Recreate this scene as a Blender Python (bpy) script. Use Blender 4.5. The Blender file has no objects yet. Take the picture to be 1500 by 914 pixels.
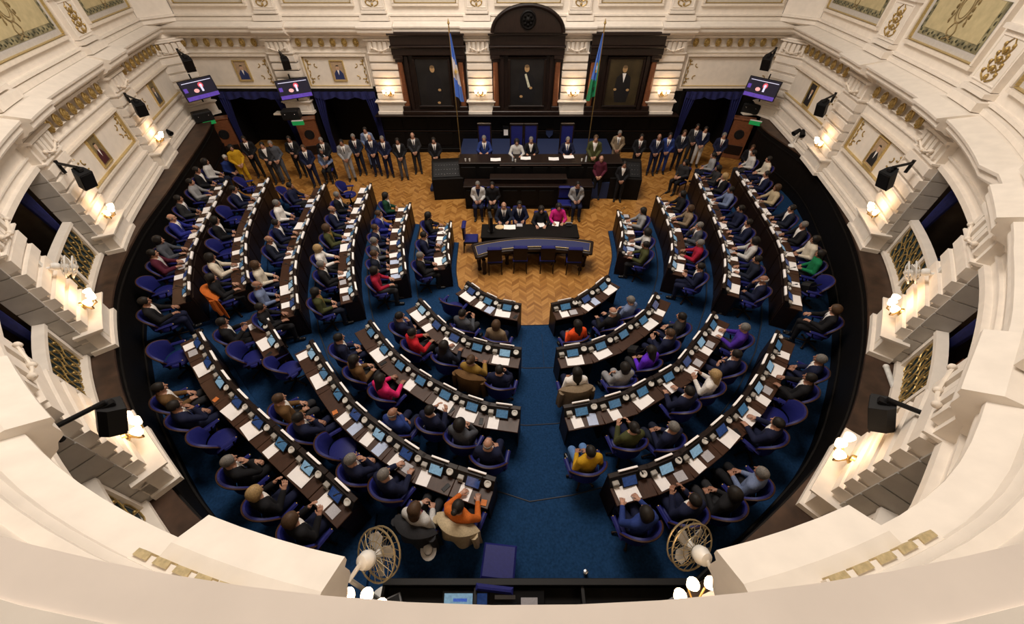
import bpy, bmesh, math, random
import numpy as np
from mathutils import Vector, Matrix
PI = math.pi
RNG = random.Random(11)
SC = bpy.context.scene
COL = SC.collection
EYE = 8.0                                   # eye height of the photographer on the upper gallery
FOC, NAD = 560.0, 551.0                     # focal length and drop of the nadir, both for a 1500 px wide frame

# ------------------------------------------------------------------ camera
cam_d = bpy.data.cameras.new('camera')
cam_d.sensor_width = 36.0
cam_d.lens = FOC / 1500 * 36
cam_d.clip_start = .02
cam = bpy.data.objects.new('camera', cam_d)
COL.objects.link(cam)
cam.location = (0, 0, EYE)
cam.rotation_euler = (math.atan2(NAD, FOC), 0, 0)
SC.camera = cam
_t = math.atan2(NAD, FOC)
def at(px, py, z):
    """ground plan point of a photograph point that lies at height z"""
    x, y = px - 750, py - 457
    down = y * math.sin(_t) + FOC * math.cos(_t)
    fwd = -y * math.cos(_t) + FOC * math.sin(_t)
    k = (EYE - z) / down
    return Vector((x * k, fwd * k))
def on_back(px, py, Y):
    """x and z of a photograph point on the plane y = Y"""
    a = at(px, py, 0)
    k = Y / a.y
    return a.x * k, EYE * (1 - k)

# ------------------------------------------------------------------ materials
MATS = {}
def mat(name, col, rough=.6, metal=0., emit=None, es=1., var=.12, scale=14., bump=0., spec=.5, stretch=None):
    if name in MATS: return MATS[name]
    m = bpy.data.materials.new(name); m.use_nodes = True
    nt = m.node_tree; b = nt.nodes['Principled BSDF']
    b.inputs['Roughness'].default_value = rough
    b.inputs['Metallic'].default_value = metal
    b.inputs['Specular IOR Level'].default_value = spec
    tc = nt.nodes.new('ShaderNodeTexCoord')
    nz = nt.nodes.new('ShaderNodeTexNoise'); nz.inputs['Scale'].default_value = scale; nz.inputs['Detail'].default_value = 4
    if stretch:
        mp = nt.nodes.new('ShaderNodeMapping'); mp.inputs['Scale'].default_value = stretch
        nt.links.new(tc.outputs['Object'], mp.inputs[0]); nt.links.new(mp.outputs[0], nz.inputs['Vector'])
    else:
        nt.links.new(tc.outputs['Object'], nz.inputs['Vector'])
    rp = nt.nodes.new('ShaderNodeValToRGB')
    rp.color_ramp.elements[0].position = .3; rp.color_ramp.elements[1].position = .72
    rp.color_ramp.elements[0].color = [c * (1 - var) for c in col] + [1]
    rp.color_ramp.elements[1].color = [min(1, c * (1 + var)) for c in col] + [1]
    nt.links.new(nz.outputs['Fac'], rp.inputs[0]); nt.links.new(rp.outputs[0], b.inputs['Base Color'])
    if bump:
        bp = nt.nodes.new('ShaderNodeBump'); bp.inputs['Strength'].default_value = bump; bp.inputs['Distance'].default_value = .01
        nt.links.new(nz.outputs['Fac'], bp.inputs['Height']); nt.links.new(bp.outputs[0], b.inputs['Normal'])
    if emit:
        b.inputs['Emission Color'].default_value = (*emit, 1); b.inputs['Emission Strength'].default_value = es
    MATS[name] = m
    return m
def parquet_material():
    m = bpy.data.materials.new('chevron_parquet'); m.use_nodes = True
    nt = m.node_tree; N = nt.nodes.new; L = nt.links.new
    b = nt.nodes['Principled BSDF']; b.inputs['Roughness'].default_value = .38
    tc = N('ShaderNodeTexCoord'); sp = N('ShaderNodeSeparateXYZ'); L(tc.outputs['Object'], sp.inputs[0])
    def mth(op, a, c=None):
        n = N('ShaderNodeMath'); n.operation = op
        for i, v in enumerate((a, c)):
            if v is None: continue
            if isinstance(v, (int, float)): n.inputs[i].default_value = v
            else: L(v, n.inputs[i])
        return n.outputs[0]
    u = mth('MULTIPLY', sp.outputs[0], 1 / .44)
    fr = mth('FRACT', u)
    tri = mth('MULTIPLY', mth('ABSOLUTE', mth('SUBTRACT', fr, .5)), .40)
    v = mth('MULTIPLY', mth('ADD', sp.outputs[1], tri), 1 / .10)
    pid = mth('FLOOR', v); cid = mth('FLOOR', mth('MULTIPLY', u, 2))
    cb = N('ShaderNodeCombineXYZ'); L(pid, cb.inputs[0]); L(cid, cb.inputs[1])
    wn = N('ShaderNodeTexWhiteNoise'); wn.noise_dimensions = '2D'; L(cb.outputs[0], wn.inputs['Vector'])
    rp = N('ShaderNodeValToRGB'); e = rp.color_ramp.elements
    e[0].color = (.235, .095, .018, 1); e[1].color = (.45, .225, .06, 1)
    e.new(.5).color = (.35, .16, .035, 1)
    L(wn.outputs['Value'], rp.inputs[0])
    fv = mth('FRACT', v)
    edge = mth('LESS_THAN', fv, .08)
    edge2 = mth('LESS_THAN', mth('FRACT', mth('MULTIPLY', u, 2)), .03)
    mx = N('ShaderNodeMix'); mx.data_type = 'RGBA'; L(mth('MULTIPLY', mth('MAXIMUM', edge, edge2), .5), mx.inputs['Factor'])
    L(rp.outputs[0], mx.inputs['A']); mx.inputs['B'].default_value = (.16, .06, .012, 1)
    L(mx.outputs['Result'], b.inputs['Base Color'])
    return m
PLASTER = mat('cream_plaster', (.80, .735, .655), .62, var=.05, scale=5, bump=.06)
PLASTER2 = mat('warm_white_plaster', (.78, .70, .60), .66, var=.05, scale=9, bump=.08)
REVEAL_STONE = mat('grey_plaster', (.50, .475, .44), .7, var=.06, scale=6)  # greyer plaster for the coursed loggia reveals
GOLD = mat('old_gold_leaf', (.42, .29, .10), .42, .55, var=.3, scale=40)
GOLD_PALE = mat('pale_gilding', (.56, .45, .25), .5, .3, var=.2, scale=40)
GILT_LINE = mat('gilt_moulding', (.60, .45, .19), .4, .5, var=.2, scale=30)
WOOD = mat('dark_wood', (.0115, .0052, .0033), .48, spec=.25, var=.4, scale=9, stretch=(1, 1, 6), bump=.05)
WOOD_TOP = mat('polished_walnut', (.044, .0175, .0085), .45, spec=.35, var=.35, scale=8, stretch=(7, 1, 1))
WOOD_BLACK = mat('ebonised_wood', (.0036, .0028, .0026), .6, var=.3, scale=7, spec=.15)
WOOD_LEDGE = mat('worn_brown_boards', (.050, .026, .015), .55, var=.45, scale=3.5, bump=.1)
WOOD_RED = mat('reddish_wood', (.16, .055, .022), .4, var=.4, scale=6, stretch=(1, 1, 8))
WOOD_PANEL = mat('mahogany_panel', (.014, .0065, .0045), .33, var=.4, scale=5, stretch=(4, 4, 1))
LEATHER = mat('blue_leather', (.013, .016, .125), .48, var=.12, scale=30, bump=.05, spec=.22)
FABRIC_BLUE = mat('blue_upholstery', (.009, .020, .075), .85, var=.15, scale=50)
CARPET = mat('blue_carpet', (.0095, .037, .100), .95, var=.28, scale=26, bump=.35, spec=.1)
CURTAIN = mat('blue_velvet', (.006, .009, .085), .8, var=.25, scale=12)
BAIZE = mat('blue_leather_inlay', (.015, .022, .095), .6, var=.1, scale=50)
BLACK = mat('black_plastic', (.006, .006, .007), .5, var=.1, spec=.3)
BLACK_METAL = mat('black_metal', (.009, .009, .010), .45, .2, var=.1, spec=.3)
BRASS = mat('brass', (.55, .38, .14), .3, .9, var=.1)
CHROME = mat('chrome', (.6, .6, .62), .25, 1., var=.05)
PAPER = mat('white_paper', (.86, .83, .82), .8, var=.03, scale=60)
PAPER_GREY = mat('grey_printed_sheet', (.42, .41, .44), .7, var=.1, scale=60)
BLUE_SHEET = mat('pale_blue_sheet', (.45, .53, .72), .7, var=.1, scale=60)
WHITE_PL = mat('white_plastic', (.72, .71, .68), .4, var=.04)
GREY_PL = mat('grey_plastic', (.22, .22, .23), .4, var=.08)
GLASS_DARK = mat('dark_screen_glass', (.01, .012, .016), .15, var=.1)
SCREEN_A = mat('lit_blue_tablet', (.03, .10, .16), .25, emit=(.10, .24, .46), es=.28, var=.5, scale=22)
SCREEN_B = mat('lit_pale_tablet', (.1, .2, .25), .25, emit=(.30, .48, .68), es=.42, var=.5, scale=22)
SCREEN_C = mat('dim_blue_tablet', (.02, .04, .1), .25, emit=(.03, .08, .28), es=.3, var=.5, scale=22)
BULB = mat('frosted_lamp_glass', (.9, .8, .65), .4, emit=(1., .74, .46), es=5., var=.03)
SKIN = mat('skin', (.40, .21, .14), .55, var=.1, scale=20)
SKIN_D = mat('tanned_skin', (.28, .135, .085), .55, var=.1, scale=20)
EYE_M = mat('eye', (.03, .02, .018), .3, var=.1)
LIPS = mat('lips', (.33, .11, .09), .5, var=.1)
SHOE = mat('black_shoe_leather', (.008, .007, .007), .35, var=.1)
PARQUET = parquet_material()
BACKDROP = mat('brown_box_wall', (.155, .115, .08), .8, var=.15, scale=4)  # brown walls of the loggia boxes
FLOOR_DK = mat('dark_floorboards', (.05, .025, .014), .5, var=.3, scale=4)

# ------------------------------------------------------------------ mesh building
class MB:
    def __init__(s): s.v = []; s.f = []; s.m = []; s.cur = 0
    def add(s, vs, fs):
        o = len(s.v); s.v += [tuple(p) for p in vs]
        for f in fs: s.f.append(tuple(i + o for i in f)); s.m.append(s.cur)
    def box(s, x0, x1, y0, y1, z0, z1, M=None, c=0.):
        if c:                                            # chamfered box: three stacked rings
            c = min(c, (x1-x0)*.45, (y1-y0)*.45, (z1-z0)*.45)
            vs = []
            for z, k in ((z0, c), (z0+c, 0), (z1-c, 0), (z1, c)):
                vs += [(x0+k, y0+k, z), (x1-k, y0+k, z), (x1-k, y1-k, z), (x0+k, y1-k, z)]
            fs = [(3, 2, 1, 0), (12, 13, 14, 15)]
            for r in range(3):
                for i in range(4): fs.append((r*4+i, r*4+(i+1) % 4, r*4+4+(i+1) % 4, r*4+4+i))
        else:
            vs = [(x0,y0,z0),(x1,y0,z0),(x1,y1,z0),(x0,y1,z0),(x0,y0,z1),(x1,y0,z1),(x1,y1,z1),(x0,y1,z1)]
            fs = [(3,2,1,0),(4,5,6,7),(0,1,5,4),(1,2,6,5),(2,3,7,6),(3,0,4,7)]
        if M: vs = [M @ Vector(p) for p in vs]
        s.add(vs, fs)
    def tube(s, pts, r, n=8, closed=False):
        pts = [Vector(p) for p in pts]; K = len(pts); vs = []
        up = None
        for i, p in enumerate(pts):
            a = pts[(i-1) % K] if (closed or i > 0) else p
            b = pts[(i+1) % K] if (closed or i < K-1) else p
            t = (b - a).normalized()
            if up is None:
                up = t.orthogonal().normalized()
            up = (up - t * up.dot(t)).normalized() if (up - t * up.dot(t)).length > 1e-6 else t.orthogonal().normalized()
            w = t.cross(up); rr = r[i] if isinstance(r, (list, tuple)) else r
            for k in range(n):
                a_ = 2*PI*k/n
                vs.append(p + (up*math.cos(a_) + w*math.sin(a_))*rr)
        fs = []
        for i in range(K if closed else K-1):
            j = (i+1) % K
            for k in range(n): fs.append((i*n+k, i*n+(k+1) % n, j*n+(k+1) % n, j*n+k))
        if not closed:
            fs.append(tuple(range(n-1, -1, -1))); fs.append(tuple((K-1)*n+k for k in range(n)))
        s.add(vs, fs)
    def lathe(s, prof, c=(0, 0, 0), n=20, M=None, sx=1., sy=1.):
        vs = []; fs = []
        for r, z in prof:
            for k in range(n):
                a = 2*PI*k/n
                vs.append((c[0]+r*math.cos(a)*sx, c[1]+r*math.sin(a)*sy, c[2]+z))
        for i in range(len(prof)-1):
            for k in range(n): fs.append((i*n+k, i*n+(k+1) % n, (i+1)*n+(k+1) % n, (i+1)*n+k))
        fs.append(tuple(range(n-1, -1, -1))); fs.append(tuple((len(prof)-1)*n+k for k in range(n)))
        if M: vs = [M @ Vector(p) for p in vs]
        s.add(vs, fs)
    def prism(s, out, z0, z1, M=None):
        """a flat outline (any simple polygon, counter-clockwise) given thickness"""
        n = len(out)
        ar = sum(out[i][0]*out[(i+1) % n][1]-out[(i+1) % n][0]*out[i][1] for i in range(n))
        if ar < 0: out = out[::-1]
        from mathutils.geometry import tessellate_polygon
        tri = tessellate_polygon([[Vector((p[0], p[1], 0)) for p in out]])
        vs = [(p[0], p[1], z0) for p in out] + [(p[0], p[1], z1) for p in out]
        fs = []
        for a, b, c in tri:
            A, B, C_ = out[a], out[b], out[c]
            if (B[0]-A[0])*(C_[1]-A[1])-(B[1]-A[1])*(C_[0]-A[0]) < 0: b, c = c, b
            fs.append((n+a, n+b, n+c)); fs.append((c, b, a))
        for i in range(n): fs.append((i, (i+1) % n, n+(i+1) % n, n+i))
        if M: vs = [M @ Vector(p) for p in vs]
        s.add(vs, fs)
    def ball(s, c, r, n=10, sq=(1, 1, 1)):
        prof = [(max(1e-4, math.sin(PI*i/8))*r, -math.cos(PI*i/8)*r*sq[2]) for i in range(9)]
        s.lathe(prof, c, n, None, sq[0], sq[1])
    def shell(s, fn, nu, nv, th):
        """closed slab over fn(u,v) -> (point, normal), u and v from 0 to 1"""
        vs = []; W = nu+1
        for side in (0, 1):
            for j in range(nv+1):
                for i in range(nu+1):
                    p, nn = fn(i/nu, j/nv)
                    vs.append(Vector(p) + Vector(nn)*(th*side))
        o = W*(nv+1); fs = []
        for j in range(nv):
            for i in range(nu):
                a = j*W+i
                fs.append((a, a+W, a+W+1, a+1)); fs.append((o+a, o+a+1, o+a+W+1, o+a+W))
        for i in range(nu):
            fs.append((i, i+1, o+i+1, o+i)); b = nv*W+i; fs.append((b+1, b, o+b, o+b+1))
        for j in range(nv):
            a = j*W; fs.append((a+W, a, o+a, o+a+W)); b = a+nu; fs.append((b, b+W, o+b+W, o+b))
        s.add(vs, fs)
    def mesh(s, name, mats, smooth=False):
        me = bpy.data.meshes.new(name)
        me.from_pydata([tuple(p) for p in s.v], [], s.f)
        for m in (mats if isinstance(mats, (list, tuple)) else [mats]): me.materials.append(m)
        if any(s.m): me.polygons.foreach_set('material_index', s.m)
        if smooth: soften(me)
        me.update()
        return me
    def build(s, name, mats, parent=None, smooth=False):
        return link(name, s.mesh(name, mats, smooth), parent)
def soften(me, deg=40):
    me.shade_smooth()
    try: me.set_sharp_from_angle(angle=math.radians(deg))
    except Exception: pass
def link(name, me, parent=None):
    o = bpy.data.objects.new(name, me); COL.objects.link(o)
    if parent is not None: o.parent = parent
    return o
def tag(o, label, cat, group=None, kind=None):
    if label: o['label'] = label
    if cat: o['category'] = cat
    if group: o['group'] = group
    if kind: o['kind'] = kind
    return o
def thing(name, label, cat, loc=(0, 0, 0), rz=0., group=None):
    o = link(name, None); o.empty_display_size = .1
    o.location = loc; o.rotation_euler = (0, 0, rz)
    return tag(o, label, cat, group)
def struct(o):
    o['kind'] = 'structure'; return o
def dup(root, loc, rz, label=None, group=None, scale=None):
    kids = {}
    for ch in root.children: kids[ch] = list(ch.children)
    r = root.copy(); COL.objects.link(r)
    r.location = loc; r.rotation_euler = (0, 0, rz)
    if scale: r.scale = scale
    if label: r['label'] = label
    if group: r['group'] = group
    for ch, gs in kids.items():
        c = ch.copy(); COL.objects.link(c); c.parent = r
        for g in gs:
            d = g.copy(); COL.objects.link(d); d.parent = c
    return r
def frame(px, py, pz, yaw=0., pitch=0., roll=0.):
    return Matrix.Translation((px, py, pz)) @ Matrix.Rotation(yaw, 4, 'Z') @ Matrix.Rotation(pitch, 4, 'X') @ Matrix.Rotation(roll, 4, 'Y')
ORD = ['first', 'second', 'third', 'fourth', 'fifth', 'sixth', 'seventh', 'eighth', 'ninth', 'tenth', 'eleventh', 'twelfth', 'thirteenth', 'fourteenth', 'fifteenth', 'sixteenth']
# ------------------------------------------------------------------ plan of the chamber: a horseshoe
class Curve:
    def __init__(s, P, n=24, straight=False):
        P = [Vector(p) for p in P]
        if straight: out = P
        else:
            Q = [P[0]*2-P[1]] + P + [P[-1]*2-P[-2]]; out = []
            for i in range(1, len(Q)-2):
                a, b, c, e = Q[i-1:i+3]
                for k in range(n):
                    t = k/n
                    out.append(.5*((2*b)+(c-a)*t+(2*a-5*b+4*c-e)*t*t+(3*b-a-3*c+e)*t**3))
            out.append(P[-1])
        s.p = out; s.s = [0.]
        for a, b in zip(out, out[1:]): s.s.append(s.s[-1]+(b-a).length)
        s.len = s.s[-1]
    def pt(s, t):
        import bisect
        i = min(max(bisect.bisect(s.s, t)-1, 0), len(s.p)-2)
        k = (t-s.s[i])/(s.s[i+1]-s.s[i])
        return s.p[i].lerp(s.p[i+1], k), (s.p[i+1]-s.p[i]).normalized()
    def tan(s, t):
        a = s.pt(max(0, t-.15))[0]; b = s.pt(min(s.len, t+.15))[0]
        return (b-a).normalized()
    def w(s, t, n, z):
        p = s.pt(t)[0]; T = s.tan(t)
        return Vector((p.x-T.y*n, p.y+T.x*n, z))
    def yaw(s, t):
        T = s.tan(t); return math.atan2(T.x, -T.y) - PI/2      # +y of a local frame looks into the room
RING = Curve([(-14.5,19.1),(-13.5,15.9),(-12.4,12.7),(-10.65,8.3),(-8.2,4.65),(-5.2,2.0),(-2.8,.62),(0,.05),(2.8,.6),(4.65,1.9),(7.35,4.55),(9.55,8.1),(10.75,12.6),(11.3,15.7),(11.8,19.1)])
BACK = Curve([(11.8,19.1),(-14.5,19.1)], straight=True)
LEDGE, LIP = 1.85, 4.97
def bs(x): return 11.8 - x                                       # position along the back wall
def wbox(mb, C, s0, s1, n0, n1, z0, z1, c=0., ds=.35):
    """block that follows the wall; c chamfers its room-side face"""
    k = max(1, math.ceil((s1-s0)/ds)); st = [s0+(s1-s0)*i/k for i in range(k+1)]
    vs = []
    for i, s in enumerate(st):
        e = c if i == 0 else (-c if i == k else 0)
        vs += [C.w(s, n0, z0), C.w(s+e, n1, z0+c), C.w(s+e, n1, z1-c), C.w(s, n0, z1)]
    fs = [(0, 1, 2, 3), tuple(4*k+q for q in (3, 2, 1, 0))]
    for i in range(k):
        for q in range(4): fs.append((4*i+q, 4*i+4+q, 4*i+4+(q+1) % 4, 4*i+(q+1) % 4))
    mb.add(vs, fs)
def sweep(mb, C, stations, prof):
    """prof(s) -> list of (n, z); stations is a list of s (repeat one for an abrupt break)"""
    rows = []
    for s, tagv in stations: rows.append([C.w(s, n, z) for n, z in prof(tagv)])
    m = len(rows[0]); vs = [p for r in rows for p in r]; fs = []
    for i in range(len(rows)-1):
        for q in range(m): fs.append((i*m+q, (i+1)*m+q, (i+1)*m+(q+1) % m, i*m+(q+1) % m))
    fs.append(tuple(range(m))); fs.append(tuple((len(rows)-1)*m+q for q in range(m-1, -1, -1)))
    mb.add(vs, fs)

# pilaster centres and widths along the ring and along the back wall
PILS = [(5.55, 1.25), (10.92, 1.15), (14.95, 1.15), (19.0, 1.2), (23.8, 1.15), (27.75, 1.15), (31.15, 1.2), (35.3, 1.15), (39.5, 1.15), (44.1, 1.25)]
BPX = [(422, 34), (566, 42), (703, 36), (841, 36), (976, 42)]
BPILS = [(bs(on_back(px, 110, 18.95)[0]), 1.05 if w < 40 else 1.15) for px, w in BPX]
LOGGIA = [(11.55, 14.32), (15.58, 18.35), (19.65, 23.15), (28.4, 30.5), (31.8, 34.68), (35.92, 38.88)]

wall_l = struct(link('wall_left', None)); wall_r = struct(link('wall_right', None)); wall_b = struct(link('wall_back', None)); wall_n = struct(link('wall_front', None))
def side_of(s): return wall_l if s < 20.8 else (wall_r if s > 29.5 else wall_n)

# -- pilasters: moulded pedestal, rusticated courses, fluted necking with a festoon
def pilaster(C, s, w, parent):
    h = w/2; mb = MB()
    wbox(mb, C, s-h-.10, s+h+.10, -.1, .30, LEDGE, LEDGE+.10)
    wbox(mb, C, s-h-.05, s+h+.05, -.1, .24, LEDGE+.10, LEDGE+.44)
    wbox(mb, C, s-h+.12, s+h-.12, .2, .255, LEDGE+.15, LEDGE+.38, .01)
    wbox(mb, C, s-h-.09, s+h+.09, -.1, .31, LEDGE+.44, LEDGE+.50, .015)
    wbox(mb, C, s-h-.13, s+h+.13, -.1, .36, LEDGE+.50, LEDGE+.55, .01)
    z = LEDGE+.57
    for k in range(6):
        wbox(mb, C, s-h, s+h, -.1, .13, z-.03, z+.285)
        wbox(mb, C, s-h-.03, s+h+.03, -.08, .185, z+.02, z+.265, .03)
        z += .287
    wbox(mb, C, s-h, s+h, -.1, .15, z, 4.75)
    wbox(mb, C, s-h-.05, s+h+.05, -.1, .22, z+.02, z+.09, .02)
    zt = z+.12
    for k in range(5):
        a = s-h+.06+(w-.12)*k/5
        wbox(mb, C, a+.02, a+(w-.12)/5-.02, .1, .23+.02*(k % 2), zt, 4.62, .02)
    wbox(mb, C, s-h-.08, s+h+.08, -.1, .27, 4.62, 4.72, .02)
    o = mb.build('pilaster', PLASTER, parent)
    g = MB()
    pts = [C.w(s-h*.62+w*.62*k/10, .26, zt+.14-.11*math.sin(PI*k/10)) for k in range(11)]
    g.tube(pts, .022, 6)
    for e in (-.62, 0, .62): g.ball(C.w(s+h*e, .27, zt+(.13 if e else .03)), .045, 8)
    g.build('festoon', PLASTER2, o, True)
    return o
for s, w in PILS: pilaster(RING, s, w, side_of(s))
for s, w in BPILS: pilaster(BACK, s, w, wall_b)
CORN_L = Curve([(-13.65, 19.25), (-14.55, 18.0)], straight=True); CORN_R = Curve([(11.95, 17.9), (11.2, 19.25)], straight=True)
pilaster(CORN_L, CORN_L.len/2, 1.2, wall_l); pilaster(CORN_R, CORN_R.len/2, 1.15, wall_r)
mb = MB(); wbox(mb, CORN_L, -.0, CORN_L.len, -.6, -.08, LEDGE, 5.2); mb.build('corner_field', PLASTER, wall_l)
mb = MB(); wbox(mb, CORN_R, -.0, CORN_R.len, -.6, -.08, LEDGE, 5.2); mb.build('corner_field', PLASTER, wall_r)

# -- solid bays with their mouldings, gilt frame, rosettes
def ring_frame(mb, C, s0, s1, z0, z1, n, wd, th):
    wbox(mb, C, s0, s1, n, n+th, z0, z0+wd, .012); wbox(mb, C, s0, s1, n, n+th, z1-wd, z1, .012)
    wbox(mb, C, s0, s0+wd, n, n+th, z0+wd*.9, z1-wd*.9, .012); wbox(mb, C, s1-wd, s1, n, n+th, z0+wd*.9, z1-wd*.9, .012)
def scrolls(mb, C, s0, s1, z0, z1, n, r=.017):
    """acanthus scrolls filling the four corners of a frame"""
    for sx in (0, 1):
        for sz in (0, 1):
            bx = s0 if sx == 0 else s1; bz = z0 if sz == 0 else z1
            dx = 1 if sx == 0 else -1; dz = 1 if sz == 0 else -1
            for q in range(3):
                L = .16+.05*q; a0 = .3+.5*q
                pts = []
                for k in range(10):
                    t = k/9; rad = L*(1-.75*t)*.6; an = a0+4.2*t
                    pts.append(C.w(bx+dx*(.07+.05*q+.10*q*(q == 2)+rad*.5+rad*math.cos(an)*.6), n, bz+dz*(.09+.09*q+rad*math.sin(an)*.6)))
                mb.tube(pts, [r*(1.2-.6*k/9) for k in range(10)], 5)
            mb.ball(C.w(bx+dx*.09, n, bz+dz*.09), .03, 6)
        for k in range(7):
            zz = z0+.10+(z1-z0-.2)*k/6; bx = s0 if sx == 0 else s1; dx = 1 if sx == 0 else -1
            mb.ball(C.w(bx+dx*(.07+.035*(k % 2)), n, zz), .030, 6, (1, 1, 1.7))
        mb.tube([C.w((s0 if sx == 0 else s1)+(1 if sx == 0 else -1)*(.08+.04*math.sin(k*1.1)), n, z0+.08+(z1-z0-.16)*k/16) for k in range(17)], .012, 5)
def bay(C, s0, s1, parent, base=True, z0=LEDGE, panel=(2.85, 3.95)):
    mb = MB()
    wbox(mb, C, s0, s1, -.30, -.06, z0, 4.8)
    if base:
        wbox(mb, C, s0, s1, -.1, .20, LEDGE, LEDGE+.16, .03); wbox(mb, C, s0, s1, -.1, .10, LEDGE+.16, LEDGE+.30, .02)
        wbox(mb, C, s0, s1, -.1, .015, LEDGE+.30, LEDGE+.62); wbox(mb, C, s0, s1, -.1, .07, LEDGE+.62, LEDGE+.72, .02)
    wbox(mb, C, s0, s1, -.1, .0, 4.16, 4.22, .015); wbox(mb, C, s0, s1, -.1, .03, 4.38, 4.42, .015)
    wbox(mb, C, s0, s1, -.1, .10, 4.68, 4.8, .03)
    o = mb.build('bay_panel', PLASTER, parent)
    fm = MB(); a, b = s0+.16, s1-.16
    ring_frame(fm, C, a, b, panel[0], panel[1], -.07, .085, .13)
    fm.build('panel_frame', PLASTER2, o)
    gl = MB(); ring_frame(gl, C, a+.085, b-.085, panel[0]+.085, panel[1]-.085, -.07, .028, .10)
    gl.build('gilt_moulding', GILT_LINE, o)
    g = MB(); scrolls(g, C, a+.13, b-.13, panel[0]+.13, panel[1]-.13, -.05)
    g.build('acanthus_scrolls', GOLD, o, True)
    return o
def rosettes(C, s0, s1, parent, z=4.55):
    n = max(3, round((s1-s0)/.47))
    for k in range(n):
        s = s0+(s1-s0)*(k+.5)/n; mb = MB()
        p = C.w(s, .05, z); M = frame(p.x, p.y, p.z, C.yaw(s), -PI/2)
        M = M @ Matrix.Diagonal((1, 1.25, 1, 1))
        mb.lathe([(.115, 0), (.12, .03), (.10, .05), (.085, .03), (.075, .03), (.06, .06), (.02, .075)], n=14, M=M)
        for q in range(8):
            a = 2*PI*q/8
            mb.lathe([(.001, .03), (.024, .04), (.02, .06), (.001, .068)], (math.cos(a)*.085, math.sin(a)*.085, 0), 6, M)
        mb.build('gilt_rosette', GOLD, parent, True)
RB = [(0., 4.85), (6.25, 10.3), (40.12, 43.42), (44.78, RING.len)]
for a, b in RB:
    o = bay(RING, a, b, side_of(a)); rosettes(RING, a+.25, b-.1, o)
xs = sorted([s for s, w in BPILS])
# the back wall's two solid door bays on the left, one on the right
for a, b in ((.05, xs[0]-.58), (xs[3]+.58, xs[4]-.52), (xs[4]+.52, BACK.len-.05)):
    o = bay(BACK, a, b, wall_b, False, 2.72, (2.83, 4.12)); rosettes(BACK, a+.2, b-.1, o)
mb = MB(); wbox(mb, BACK, xs[0]-.6, xs[3]+.6, -.4, -.12, LEDGE, 5.0)
mb.build('plaster_field', PLASTER, wall_b)

# -- loggias: lintel, coursed reveals, box floor and back, balustrade with a gilt grille
for q, (a, b) in enumerate(LOGGIA):
    P = side_of((a+b)/2)
    mb = MB(); wbox(mb, RING, a-.3, b+.3, -.62, -.02, 4.12, 4.8); wbox(mb, RING, a-.1, b+.1, -.1, .06, 4.10, 4.24, .02); wbox(mb, RING, a-.1, b+.1, -.1, .10, 4.66, 4.8, .03)
    wbox(mb, RING, a-.1, b+.1, -.1, .03, 4.36, 4.42, .015)
    mb.build('lintel', PLASTER, P)
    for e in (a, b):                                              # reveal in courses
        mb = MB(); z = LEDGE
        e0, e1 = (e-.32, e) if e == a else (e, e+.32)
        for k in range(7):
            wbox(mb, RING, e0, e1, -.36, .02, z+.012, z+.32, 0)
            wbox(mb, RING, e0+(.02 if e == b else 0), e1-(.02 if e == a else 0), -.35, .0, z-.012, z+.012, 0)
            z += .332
        mb.build('coursed_reveal', REVEAL_STONE, P)
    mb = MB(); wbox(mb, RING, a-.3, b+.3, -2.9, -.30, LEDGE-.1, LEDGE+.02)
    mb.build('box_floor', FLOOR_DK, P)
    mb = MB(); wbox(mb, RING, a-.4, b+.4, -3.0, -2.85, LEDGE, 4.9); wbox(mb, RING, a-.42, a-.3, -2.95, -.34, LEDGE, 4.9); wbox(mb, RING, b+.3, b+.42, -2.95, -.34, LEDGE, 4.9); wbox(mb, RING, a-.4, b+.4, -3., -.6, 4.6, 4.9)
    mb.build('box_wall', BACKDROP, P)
    bal = MB(); zb = LEDGE; W_ = lambda m_, C, a_, b_, n0, n1, *r: wbox(m_, C, a_, b_, n0+.14, n1+.14, *r)
    W_(bal, RING, a, b, -.50, -.30, zb, zb+.12, .02); W_(bal, RING, a, b, -.49, -.33, zb+.94, zb+1.06, .025)
    mid = (a+b)/2
    for e in (a+.02, mid-.05, b-.12): W_(bal, RING, e, e+.10, -.46, -.36, zb+.1, zb+.96)
    B = bal.build('balustrade', PLASTER, P)
    g = MB()
    for c0, c1 in ((a+.12, mid-.05), (mid+.05, b-.12)):
        m_ = 5
        for k in range(m_):
            for r_ in range(2):
                cs = c0+(c1-c0)*(k+.5)/m_; cz = zb+.32+.41*r_
                pts = [RING.w(cs+math.cos(2*PI*t/12)*(c1-c0)/m_*.5, -.27, cz+math.sin(2*PI*t/12)*.205) for t in range(12)]
                g.tube(pts, .013, 5, True)
                g.tube([RING.w(cs-(c1-c0)/m_*.5, -.27, cz-.20), RING.w(cs+(c1-c0)/m_*.5, -.27, cz+.14)], .010, 5)
                g.ball(RING.w(cs, -.26, cz), .028, 6)
    g.build('gilt_grille', GOLD, B, True)
    k = MB(); W_(k, RING, a+.1, b-.1, -.47, -.44, zb+.1, zb+.95)
    k.build('grille_backing', mat('dark_teal_cloth', (.012, .03, .035), .8), B)

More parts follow.
